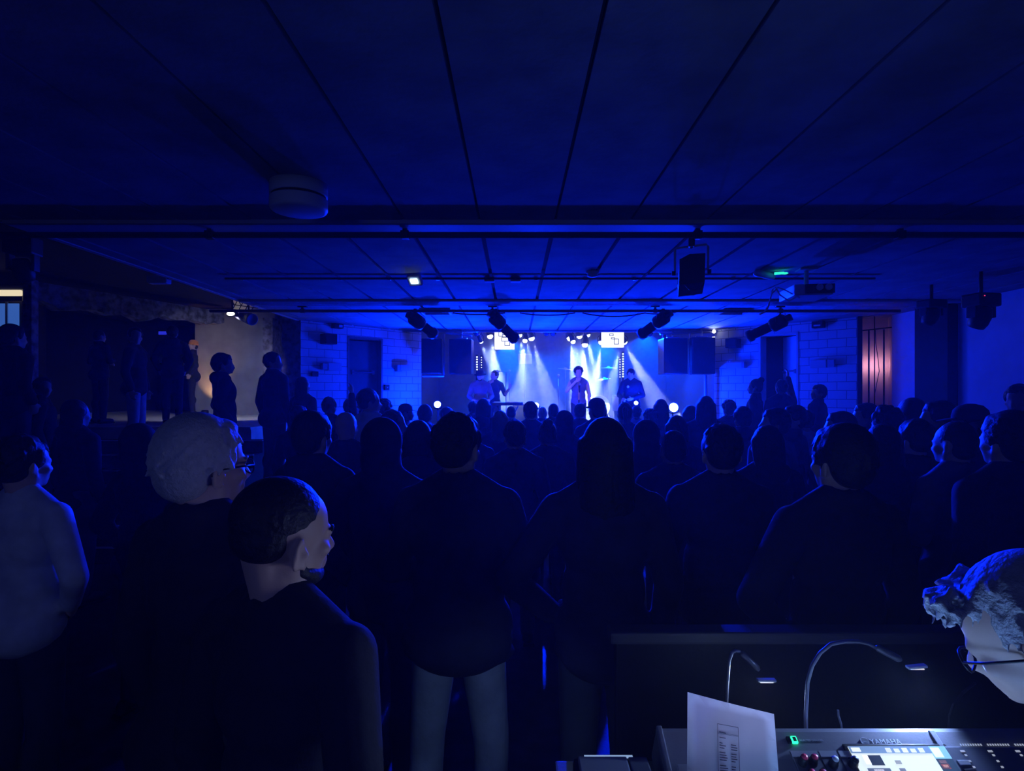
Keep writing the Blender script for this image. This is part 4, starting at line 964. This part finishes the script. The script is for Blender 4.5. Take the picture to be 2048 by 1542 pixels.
# hanging moving lights at either side
def moving(px0, py0, px1, py1, d, label, ledpos=None):
    p = P((px0 + px1) / 2, (py0 + py1) / 2, d); W = (px1 - px0) * d / F; Hh = (py1 - py0) * d / F
    r = thing('moving_light', label, 'spotlight', p, .2)
    bm = B(); box(bm, (0, 0, Hh * .28), (W, W * .8, Hh * .44), bev=.02); obj('base', bm, black_paint, r)
    for s in (-1, 1): bm = B(); box(bm, (s * W * .42, 0, -.05 * Hh), (W * .12, W * .4, Hh * .5), bev=.01); obj('arm', bm, black_paint, r)
    bm = B(); lathe(bm, [(0, .1), (.06, .095), (.085, .03), (.085, -.06), (.07, -.11), (.055, -.11), (.055, -.09), (0, -.09)], 18, Matrix.Translation((0, 0, -Hh * .25)) @ Matrix.Rotation(.5, 4, 'X') @ Matrix.Diagonal((W / .25,) * 3 + (1,))); obj('head', bm, black_paint, r, True)
    bm = B(); ring_tube(bm, [(0, 0, Hh * .4), (0, 0, CEIL - p.z)], .02); obj('clamp', bm, black_metal, r)
    if ledpos: bm = B(); ell(bm, (ledpos[0], -W * .42, ledpos[1]), .006); obj('indicator', bm, glow('led_red', (1, .05, .2), 1), r)
moving(1936, 588, 1988, 648, 6.6, 'black moving light hanging by the right wall', (-.1, .13))
moving(1842, 600, 1884, 640, 7.4, 'dark moving light before the right pilaster')
moving(20, 472, 72, 560, 5.2, 'moving light with a red indicator at the far left ceiling edge', (.02, .17))
# warm spotlight and lamp over the left platform
p = P(492, 634, 9.7)
r = thing('can_spotlight', 'cylindrical spotlight with a blue-lit end beside the bright lamp at left', 'spotlight', p)
q = aim(Vector((.8, -.55, -.3))).to_matrix().to_4x4()
bm = B(); lathe(bm, [(0, .24), (.07, .24), (.09, .2), (.1, -.14), (.1, -.2), (.085, -.2), (.08, -.17), (0, -.16)], 22, q); obj('can', bm, mat('can_grey', (.3, .3, .32), .5), r, True)
bm = B(); ring_tube(bm, [(0, .1, .05), (0, .1, 3.95 - p.z)], .014); obj('bracket', bm, black_metal, r)
p = P(463, 628, 9.5)
r = thing('flood_lamp', 'bright warm lamp lighting the grey wall on the left platform', 'lamp', p)
bm = B(); box(bm, (0, .03, .02), (.16, .1, .12), bev=.02); obj('housing', bm, black_metal, r)
bm = B(); ell(bm, (0, -.03, 0), (.065, .02, .03)); obj('lens', bm, glow('lens_warm', (1, .93, .78), 14), r, True)
bm = B(); ring_tube(bm, [(0, .03, .05), (0, .03, 3.93 - p.z)], .014); obj('bracket', bm, black_metal, r)
spot(r, p + Vector((0, .12, -.06)), (-6.6, 12.9, 1.4), 170, (.78, .84, 1), 78, .8, .06, 'flood_light')
spot(r, p + Vector((.02, .12, .08)), (-4.93, 10.7, 3.52), 14, (1, .95, .75), 60, .8, .04, 'flood_spill')
# warm low lamp behind the man in the beanie
p = Vector((-7.17, 13.3, 1.5))
r = thing('floor_uplight', 'small warm uplight at the foot of the grey wall', 'lamp', p)
bm = B(); lathe(bm, [(.08, -.1), (.08, .0), (.06, .02), (.05, .02)], 18); obj('can', bm, black_metal, r, True)
spot(r, p + Vector((0, 0, .05)), (-7.13, 13.62, 2.6), 45, (1, .5, .22), 70, .9, .03, 'uplight')
# pale lattice panel above it
p = P(490, 611, 10.7)
r = thing('lattice_panel', 'cream panel with dark lattice above the bright lamp at left', 'panel', p)
bm = B(); box(bm, (0, .03, 0), (.5, .04, .24)); obj('panel', bm, mat('cream_panel', (.75, .7, .5), .6), r)
bm = B()
for k in range(4):
    x = -.25 + .12 * k; ring_tube(bm, [(x, -.0, -.11), (x + .12, -.0, .11)], .008, 6); ring_tube(bm, [(x, -.0, .11), (x + .06, -.0, 0)], .007, 6)
ring_tube(bm, [(-.25, -.0, .02), (.25, -.0, -.05)], .008, 6); ring_tube(bm, [(-.2, .03, .1), (-.2, .03, .42)], .01, 6); ring_tube(bm, [(.2, .03, .1), (.2, .03, .42)], .01, 6); obj('lattice', bm, black_metal, r)
# lit strip and blue pane at the far left
p = P(18, 586, 9.6)
r = thing('strip_light', 'cream glowing strip light at the far left edge', 'light', p)
bm = B(); box(bm, (0, 0, 0), (.42, .06, .1), bev=.02); obj('diffuser', bm, glow('strip_glow', (.9, .75, .5), .9), r)
bm = B(); box(bm, (0, .05, .09), (.5, .1, .08), bev=.01); obj('housing', bm, steel, r)
p = P(4, 630, 9.7)
r = thing('fridge', 'blue-lit glass display case under the strip light at far left', 'display case', (p.x, p.y, 1.4))
bm = B(); box(bm, (0, .3, (p.z - 1.4) / 2 + .1), (.6, .5, p.z - 1.4 + .3), bev=.01); obj('cabinet', bm, black_paint, r)
bm = B(); box(bm, (0, .04, p.z - 1.4), (.5, .02, .4)); obj('glass', bm, glow('case_glow', (.05, .16, .6), .6), r)
bm = B(); box(bm, (.06, .025, p.z - 1.4), (.03, .03, .46)); obj('frame', bm, steel, r)
# poster, sign and lamps seen in the dark bar
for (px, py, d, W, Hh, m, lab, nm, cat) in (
    (270, 669, 17.68, .28, .28, glow('poster_violet_glow', (.5, .35, .9), .45), 'small violet-glowing poster in the dark behind the platform', 'poster', 'poster'),  # poster coloured by its own violet emission
    (325, 666, 17.68, .24, .1, glow('sign_blue', (.03, .04, .9), .6), 'small blue glowing sign behind the platform', 'sign', 'sign'),
    (317, 714, 17.68, .3, .36, mat('poster_teal', (.25, .5, .5), .6), 'teal poster in the dark behind the platform', 'poster', 'poster')):
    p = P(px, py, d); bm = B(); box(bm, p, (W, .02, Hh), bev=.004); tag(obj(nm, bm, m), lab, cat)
p = P(318, 560, 7.5)
r = thing('exit_light', 'box-shaped wall light hanging at the left ceiling edge', 'light', p)
bm = B(); box(bm, (0, 0, 0), (.26, .12, .1), bev=.015); obj('housing', bm, white_plastic, r)
bm = B(); box(bm, (.12, 0, .02), (.1, .08, .03)); ring_tube(bm, [(0, 0, .04), (0, 0, 3.95 - p.z)], .014); obj('bracket', bm, black_metal, r)
# things fixed to the block walls
def on_wall(S, px, py, W, Hh, D, name, label, cat, m, parts=()):
    p = on_splay(S, px, py, .0); r = thing(name, label, cat, p, S[3])
    bm = B(); box(bm, (0, -D / 2, 0), (W, D, Hh), bev=min(.01, D / 4)); obj('case', bm, m, r)
    for pn, c, s, pm in parts: bm = B(); box(bm, c, s, bev=.003); obj(pn, bm, pm, r)
    return r
on_wall(SL, 652, 679, .26, .2, .2, 'wall_speaker', 'small black loudspeaker on the left block wall', 'loudspeaker', black_paint, [('grille', (0, -.205, 0), (.23, .012, .17), dark_gap)])
on_wall(SL, 664, 734, .3, .15, .12, 'wall_light', 'pale box light on the left block wall below its loudspeaker', 'light', white_plastic, [('shade', (-.2, -.06, .0), (.12, .1, .12), plate_m)])
on_wall(SL, 628, 748, .14, .1, .05, 'socket_box', 'small black socket box on the left block wall', 'socket', black_paint)
on_wall(SL, 806, 736, .3, .12, .12, 'wall_light', 'pale box light on the wall half right of the fire door', 'light', white_plastic, [('shade', (-.17, -.06, -.01), (.12, .1, .15), plate_m)])
on_wall(SL, 772, 775, .12, .12, .05, 'socket_box', 'black switch box right of the fire door', 'switch', black_paint, [('switch', (0, -.055, 0), (.02, .012, .02), white_plastic)])
on_wall(SL, 671, 653, .2, .09, .14, 'camera_housing', 'small dark camera housing at the top of the left block wall', 'camera', black_paint, [('cover', (.03, -.145, .0), (.08, .012, .05), white_plastic)])
on_wall(SR, 1471, 687, .26, .2, .2, 'wall_speaker', 'small black loudspeaker on the right block wall by the stage', 'loudspeaker', black_paint, [('grille', (0, -.205, 0), (.23, .012, .17), dark_gap)])
on_wall(SR, 1473, 731, .36, .12, .12, 'wall_light', 'pale box light on the right block wall near the stage', 'light', white_plastic, [('shade', (.16, -.06, .0), (.12, .1, .13), plate_m)])
on_wall(SR, 1640, 728, .3, .15, .1, 'wall_light', 'pale box light on the block wall right of the right door', 'light', white_plastic, [('shade', (.22, -.05, .0), (.12, .08, .14), plate_m)])
on_wall(SR, 1640, 650, .2, .13, .14, 'camera_housing', 'small dark camera housing at the top of the right block wall', 'camera', black_paint, [('cover', (0, -.145, -.02), (.12, .012, .03), white_plastic)])
# blue front wash lamp hung over the audience (turned to the walls)
# ---------------------------------------------------------------- the mixing desk
TA = math.radians(27)
desk = thing('mixing_desk', 'digital audio mixing desk with a lit screen at the lower right', 'mixing desk', P(1312, 1462, 1.21))
DM = Matrix.Rotation(TA, 4, 'X')     # desk-plane coordinates: u to the right, -v towards the viewer, n up
def dpart(name, bm, m, parent=None, smooth=False, M=DM):
    bmesh.ops.transform(bm, matrix=M, verts=bm.verts); return obj(name, bm, m, parent or desk, smooth)
desk_m = mat('desk_grey', (.24, .245, .27), .45, bump=.04, bscale=200)
desk_l = mat('desk_light_grey', (.34, .35, .38), .4)
bm = B(); box(bm, (.52, -.17, -.05), (1.04, .36, .1), bev=.012); dpart('body', bm, desk_m)
bm = B(); box(bm, (.52, -.55, -.13), (1.04, .46, .1), bev=.012); M2 = Matrix.Translation((0, 0, -.02)) @ Matrix.Rotation(math.radians(8), 4, 'X'); dpart('fader_bed', bm, desk_m, M=M2)
bm = B(); box(bm, (.006, -.17, .002), (.012, .35, .02), bev=.003); dpart('end_cheek', bm, desk_l)
bm = B(); box(bm, (.578, -.17, .0), (.012, .34, .008), bev=.002); dpart('divider', bm, desk_l)
bm = B(); box(bm, (.11, -.2, .002), (.17, .26, .006), bev=.002); dpart('blank_panel', bm, desk_l)
bm = B(); box(bm, (.8, -.185, .002), (.46, .3, .008), bev=.003); mp = dpart('meter_panel', bm, mat('meter_panel_grey', (.17, .18, .21), .4))
# selected-channel section
bm = B()
for (x0, x1, y0, y1) in ((.262, .322, -.046, -.044), (.262, .264, -.044, -.24), ): box(bm, ((x0 + x1) / 2, (y0 + y1) / 2, .003), (x1 - x0, abs(y1 - y0), .003))
dpart('section_line', bm, desk_l)
for k, (x0, x1) in enumerate(((.262, .316), (.32, .355), (.359, .397))):
    bm = B(); box(bm, ((x0 + x1) / 2, -.05, .003), (x1 - x0, .012, .004)); dpart('label_strip', bm, mat('label_grey', (.5, .52, .56), .5))
    bm = B(); box(bm, ((x0 + x1) / 2, -.15, .002), (x1 - x0, .18, .004)); dpart('key_panel', bm, mat('desk_mid_grey', (.2, .205, .225), .4))
for x, y in ((.338, -.094), (.377, -.094)):
    bm = B(); box(bm, (x, y, .005), (.036, .01, .004)); dpart('label_strip', bm, MATS['label_grey'])
kn_b = mat('knob_black', (.02, .02, .022), .4); kn_r = mat('knob_red', (.7, .05, .12), .4); kn_w = mat('knob_white', (.7, .7, .72), .4)
def knob(x, y, m, r=.0075):
    bm = B(); lathe(bm, [(r * 1.25, .003), (r * 1.15, .012), (r, .017), (r * .95, .023), (r * .6, .0235)], 18, Matrix.Translation((x, y, 0))); k = dpart('knob', bm, kn_b, None, True)
    bm = B(); lathe(bm, [(r * .8, .0232), (r * .78, .0262), (0, .0268)], 16, Matrix.Translation((x, y, 0))); dpart('knob_cap', bm, m, k, True)
for x, y, m in ((.277, -.068, kn_r), (.297, -.068, kn_r), (.279, -.097, kn_r), (.3, -.097, kn_r), (.282, -.127, kn_r), (.303, -.127, kn_r), (.336, -.072, kn_w), (.375, -.072, kn_b), (.338, -.116, kn_r), (.378, -.116, kn_b), (.34, -.155, kn_r), (.38, -.155, kn_b)): knob(x, y, m)
gm = glow('button_green', (.02, .9, .35), 2.2)
bm = B(); box(bm, (.281, -.021, .003), (.011, .014, .006), bev=.001); gb = dpart('lit_button', bm, gm)
bm = B(); box(bm, (.281, -.021, .0065), (.0065, .0085, .001)); dpart('button_icon', bm, mat('icon_dark', (.02, .12, .07), .5), gb)
bm = B(); box(bm, (.27, -.021, .003), (.008, .013, .006), bev=.001); dpart('button', bm, kn_b)
tx_m = mat('print_grey', (.92, .94, .97), .5)
def dtext(s, size, x, y, name, m=tx_m, z=.0006):
    me = text_mesh(s, size, name, .0003); me.transform(DM @ Matrix.Translation((x, y, z))); return link(name, me, m, desk)
dtext('SELECTED CHANNEL', .0052, .293, -.022, 'panel_print')
dtext('YAMAHA', .0155, .438, -.028, 'logo_lettering')
bm = B()
lathe(bm, [(.0085, 0), (.0085, .0008), (.0072, .0008), (.0072, 0)], 24, Matrix.Translation((.427, -.0225, .0004)))
for k in range(3):
    a = PI / 2 + 2 * PI * k / 3; box(bm, (0, .0035, .0006), (.0012, .0068, .0008), Matrix.Translation((.427, -.0225, 0)) @ Matrix.Rotation(2 * PI * k / 3, 4, 'Z'))
dpart('logo_emblem', bm, tx_m)
# touch screen
SXx, SYy, SW, SH = .3835 + .0, -.036, .1965, .14
bm = B(); box(bm, (SXx + SW / 2 + .0, SYy - SH / 2, .001), (SW + .016, SH + .014, .006), bev=.002); bez = dpart('screen_bezel', bm, kn_b)
bm = B(); box(bm, (SXx + SW / 2, SYy - SH / 2, .0045), (SW, SH, .003)); dpart('screen', bm, glow('screen_ui', (.8, .92, 1), .95), bez)
def ui(u0, v0, u1, v1, col, s=.6, nm='screen_item'):
    key = 'ui_%d_%d_%d_%d' % (*[int(c * 100) for c in col], int(s * 100))
    bm = B(); box(bm, (SXx + SW * (u0 + u1) / 2, SYy - SH * (v0 + v1) / 2, .0063), (SW * (u1 - u0), SH * abs(v1 - v0), .0008)); return dpart(nm, bm, glow(key, col, s), bez)
ui(0, 0, .83, .1, (.25, .42, .7), .5); ui(.02, .02, .11, .08, (.9, .95, 1), 1)
for k in range(5): ui(.37 + .085 * k, .025 + .01 * (k % 2), .425 + .085 * k, .09, (.95, .97, 1), 1)
ui(.83, 0, 1, .18, (.3, .65, .85), .7); ui(.84, .02, .93, .16, (.9, .95, .9), 1); ui(.83, .18, 1, 1, (.06, .12, .2), .3)
ui(.15, .13, .28, .27, (.01, .015, .05), .1); ui(.1, .13, .15, .25, (1, 1, 1), 1.2)
ui(.08, .31, .31, .39, (.2, .25, .4), .4); ui(.14, .325, .24, .375, (.9, .9, 1), 1); ui(.4, .2, .46, .25, (.5, .52, .55), .5); ui(.4, .31, .46, .35, (.3, .33, .45), .5)
ui(.12, .45, .18, .53, (.2, .3, .4), .5); ui(.45, .45, .57, .52, (.25, .3, .4), .5); ui(.485, .46, .535, .51, (.95, .95, 1), 1); ui(.68, .45, .75, .53, (.3, .5, .7), .5)
ui(.85, .2, .92, .24, (.6, .3, .35), .7); ui(.845, .25, .925, .32, (.9, .1, .08), .9); ui(.86, .265, .91, .3, (1, .6, .5), 1); ui(.86, .36, .96, .39, (.5, .55, .6), .6); ui(.86, .42, .98, .54, (.25, .45, .55), .5); ui(.88, .44, .92, .52, (.7, .85, .9), .8)
ui(.03, .6, .8, .62, (.2, .25, .35), .4); ui(.05, .7, .3, .9, (.4, .5, .7), .5); ui(.4, .7, .75, .9, (.4, .5, .7), .5)
# meters
dot = glow('meter_dot', (.55, .62, .8), .5)
for c in range(3):
    bm = B()
    for k in range(14): box(bm, (.612 + .056 * c, -.054 - .0115 * k, .0065), (.0045, .0035, .001))
    box(bm, (.611 + .056 * c, -.046, .0065), (.009, .0035, .001)); dpart('meter_scale', bm, dot)
    bm = B()
    for k in range(9): box(bm, (.616 + .056 * c + .0052 * k, -.033, .0065), (.0027, .004, .001))
    dpart('meter_numbers', bm, dot)
bm = B()
for k in range(3): box(bm, (.672 + .0075 * k, -.117, .0065), (.0055, .006, .0012)); box(bm, (.672 + .0075 * k, -.126, .0065), (.0055, .006, .0012))
dpart('meter_level', bm, glow('meter_green', (.15, .9, .05), 1.6))
bm = B(); box(bm, (.597, -.07, .005), (.024, .012, .008), bev=.002); dpart('key', bm, desk_l)
bm = B(); box(bm, (.599, -.09, .005), (.024, .018, .008), bev=.002); dpart('key', bm, kn_b)
# light from the screen itself
area(desk, P(1770, 1530, 1.10) + Vector((-.02, -.02, .05)), (-.5, 1.34, 1.58), .17, (.5, .48, 1), .14, .1, 70, 'screen_light')
bm = B(); box(bm, (.5, -.42, -.082), (.9, .05, .004)); dpart('fader_fill_strip', bm, glow('fader_fill_glow', (.4, .55, 1), .8), M=M2)  # glow strip and area light added out of view for paper and engineer
area(desk, P(1312, 1462, 1.21) + Vector((.42, -.42, -.12)), (.8, .97, 1.55), 2.5, (.2, .42, 1), .7, .06, 110, 'fader_fill_light')
# table under the desk
tb = thing('table', 'dark table carrying the mixing desk', 'table', (.85, 1.05, 0))
bm = B(); box(bm, (0, .0, .955), (1.5, .8, .04), bev=.006); obj('tabletop', bm, black_paint, tb)
for sx in (-.7, .7):
    for sy in (-.35, .35): bm = B(); box(bm, (sx, sy, .467), (.05, .05, .934)); obj('leg', bm, black_metal, tb)
# paper song sheet
c4 = [P(1375, 1384, 1.16), P(1548, 1428, 1.17), P(1560, 1580, 1.085), P(1374, 1580, 1.075)]
ps = thing('paper_sheet', 'white paper sheet with a printed table propped on the mixing desk', 'paper', (0, 0, 0))
nrm = ((c4[1] - c4[0]).cross(c4[3] - c4[0])).normalized(); nrm = nrm if nrm.y < 0 else -nrm
bm = B(); n = 8; grid = []
for i in range(n + 1):
    row = []
    for j in range(n + 1):
        u, v = i / n, j / n; q = c4[0].lerp(c4[1], u).lerp(c4[3].lerp(c4[2], u), v) - nrm * .006 * math.sin(u * PI)
        row.append(bm.verts.new(q))
    grid.append(row)
for i in range(n):
    for j in range(n): bm.faces.new((grid[i][j], grid[i + 1][j], grid[i + 1][j + 1], grid[i][j + 1]))
bmesh.ops.solidify(bm, geom=bm.faces[:], thickness=.0006)
obj('sheet', bm, mat('paper_white', (.8, .8, .82), .7), ps, True)
ink = mat('ink', (.05, .05, .08), .6)
def pq(u, v): return c4[0].lerp(c4[1], u).lerp(c4[3].lerp(c4[2], u), v) - nrm * .006 * math.sin(u * PI) + nrm * .0016
def stroke(bm, u0, v0, u1, v1, t=.0009):
    ring_tube(bm, [pq(u0, v0), pq((u0 + u1) / 2, (v0 + v1) / 2), pq(u1, v1)], t / 2, 5)
bm = B()
stroke(bm, .35, .28, .35, .99); stroke(bm, .585, .28, .585, .99); stroke(bm, .35, .28, .585, .28)
for v in (.38, .39): stroke(bm, .35, v, .585, v, .0006)
obj('printed_table', bm, ink, ps)
rnd = random.Random(5); bm = B(); v = .31
while v < .98:
    if v > .4 or rnd.random() < .6: stroke(bm, .37, v, .37 + rnd.uniform(.03, .09), v + .004, .0014)
    if v > .43: stroke(bm, .5, v + .01, .5 + rnd.uniform(.04, .07), v + .013, .0014)
    v += rnd.choice((.028, .05, .06))
obj('printed_lines', bm, ink, ps)
# gooseneck lamps
def gooseneck(label, d, pts, head, plate, col, power, stem_m=black_metal):
    r = thing('gooseneck_lamp', label, 'lamp', (0, 0, 0))
    bm = B(); ring_tube(bm, [P(*p, d) for p in pts], .0042, 10); obj('stem', bm, mat('stem_metal', (.25, .25, .28), .35, .7), r, True)
    bm = B(); a, b_ = P(*head[0], d), P(*head[1], d); ring_tube(bm, [a, a.lerp(b_, .1), b_.lerp(a, .1), b_], [.005, .008, .008, .004]); obj('lamp_head', bm, mat('lamp_head_grey', (.12, .12, .14), .35, .5), r, True)
    a, b_ = P(*plate[0], d), P(*plate[1], d)
    bm = B(); m_ = (a + b_) / 2; box(bm, (0, 0, 0), ((b_ - a).length, .014, .006), Matrix.Translation(m_) @ Matrix.Rotation(-math.atan2((b_ - a).z, (b_ - a).x), 4, 'Y'), bev=.002); obj('shade', bm, mat('lamp_plate', (.9, .9, .88), .5), r)
    bm = B(); box(bm, m_ + Vector((0, 0, -.0045)), ((b_ - a).length * .7, .009, .002)); obj('led', bm, glow('led_amber', (.9, .85, .8), .7), r)
    return r, m_
g1, m1 = gooseneck('gooseneck lamp arching over the mixing desk screen', 1.3, [(1612, 1462), (1612, 1425), (1615, 1365), (1624, 1332), (1640, 1306), (1662, 1288), (1690, 1283), (1718, 1283), (1738, 1288), (1754, 1297)], ((1752, 1294), (1802, 1320)), ((1814, 1335), (1852, 1331)), 0, 0)
g2, m2 = gooseneck('short gooseneck lamp with a bright plate, left of the arching one', 1.42, [(1452, 1538), (1452, 1445), (1454, 1375), (1458, 1322), (1464, 1305), (1472, 1301), (1480, 1304)], ((1480, 1304), (1518, 1340)), ((1514, 1360), (1551, 1360)), 0, 0)
spot(g1, P(1835, 1345, 1.3), P(1740, 1530, 1.1), 12.0, (.28, .47, 1), 130, .8, .01)
spot(g2, P(1532, 1378, 1.42), P(1440, 1500, 1.18), 4.0, (.42, .56, 1), 125, .8, .01)
point(g2, P(1532, 1380, 1.42), .3, (.4, .6, 1), .01)
bm = B(); ring_tube(bm, [P(1898, 1462, 1.3), P(1900, 1430, 1.3), P(1908, 1408, 1.3), P(1925, 1386, 1.32), P(1950, 1366, 1.35)], .003, 6); tag(obj('cable', bm, black_paint), 'thin dark cable curving up behind the mixing desk', 'cable')
bm = B(); ring_tube(bm, [P(1684, 1462, 1.28), P(1682, 1448, 1.28), P(1677, 1432, 1.28), P(1676, 1420, 1.28)], .0025, 6); tag(obj('antenna', bm, MATS['stem_metal']), 'short thin rod standing behind the mixing desk screen', 'antenna')
# barrier behind the desk and the case at its left
r = thing('barrier', 'dark waist-high barrier in front of the mixing desk table', 'barrier', (1.25, 1.72, 0))
bm = B(); box(bm, (0, 0, .58), (1.9, .04, 1.16)); obj('board', bm, black_paint, r)
bm = B(); box(bm, (0, 0, 1.18), (1.94, .07, .035), bev=.008); obj('top_rail', bm, mat('rail_grey', (.1, .1, .11), .5), r)
p = P(1222, 1512, 1.16)
r = thing('laptop_case', 'flat dark case with a pale lit top edge left of the mixing desk', 'case', (p.x, p.y - .12, 0))
bm = B(); box(bm, (0, 0, p.z / 2 - .01), (.15, .3, p.z - .02), bev=.01); obj('body', bm, black_paint, r)
bm = B(); box(bm, (-.018, 0, p.z - .006), (.098, .24, .012), bev=.003); obj('pale_lid', bm, mat('case_pale', (.5, .52, .55), .5), r)
bm = B(); box(bm, (.053, 0, p.z - .006), (.038, .24, .01), bev=.003); obj('grey_lid', bm, mat('case_grey', (.2, .21, .23), .5), r)
bm = B(); box(bm, (0, .152, p.z - .03), (.1, .006, .02)); obj('fill_glow_bar', bm, glow('case_fill_glow', (.4, .6, 1), .6), r)  # glow bar and the spot below it added to brighten the pale jeans
spot(r, (p.x - .03, p.y + .05, p.z - .03), (-.12, 2.3, .55), 4.0, (.36, .55, 1), 58, .7, .02, 'jeans_fill_light')
# sound engineer leaning over the desk
EH, EL, EY, EHT = (.0, -.1, -.12), (-.42, -.12), 34, 1.7     # head turn, lean, facing, height
hc = Matrix.Rotation(EL[0], 3, 'X') @ Matrix.Rotation(EL[1], 3, 'Y') @ (Mx(*EH) @ Vector((0, 0, .11)) - Vector((0, 0, .95))) + Vector((0, 0, .95))
er = P(2054, 1219, .93) - Matrix.Rotation(math.radians(EY), 3, 'Z') @ (hc * EHT / 1.75); 
me = build_person(key='engineer', voxel=.0075, headvox=.0045, hair='fringe', top='jacket', pose=('reach', 'reach'), head=EH, glasses=True, lean=EL)
eng = person(me, er.x, er.y, 0, EHT, EY, 'grey-haired sound engineer with glasses leaning over the mixing desk', top='black', hair='grey')
# ---------------------------------------------------------------- unseen fill lamp added at the back wall to lighten near hair and backs
area(None, (-1.6, -3.3, 2.2), (-.6, 4.0, 1.0), 4.2, (.2, .29, 1), .9, .12, 95, 'unseen_back_fill')
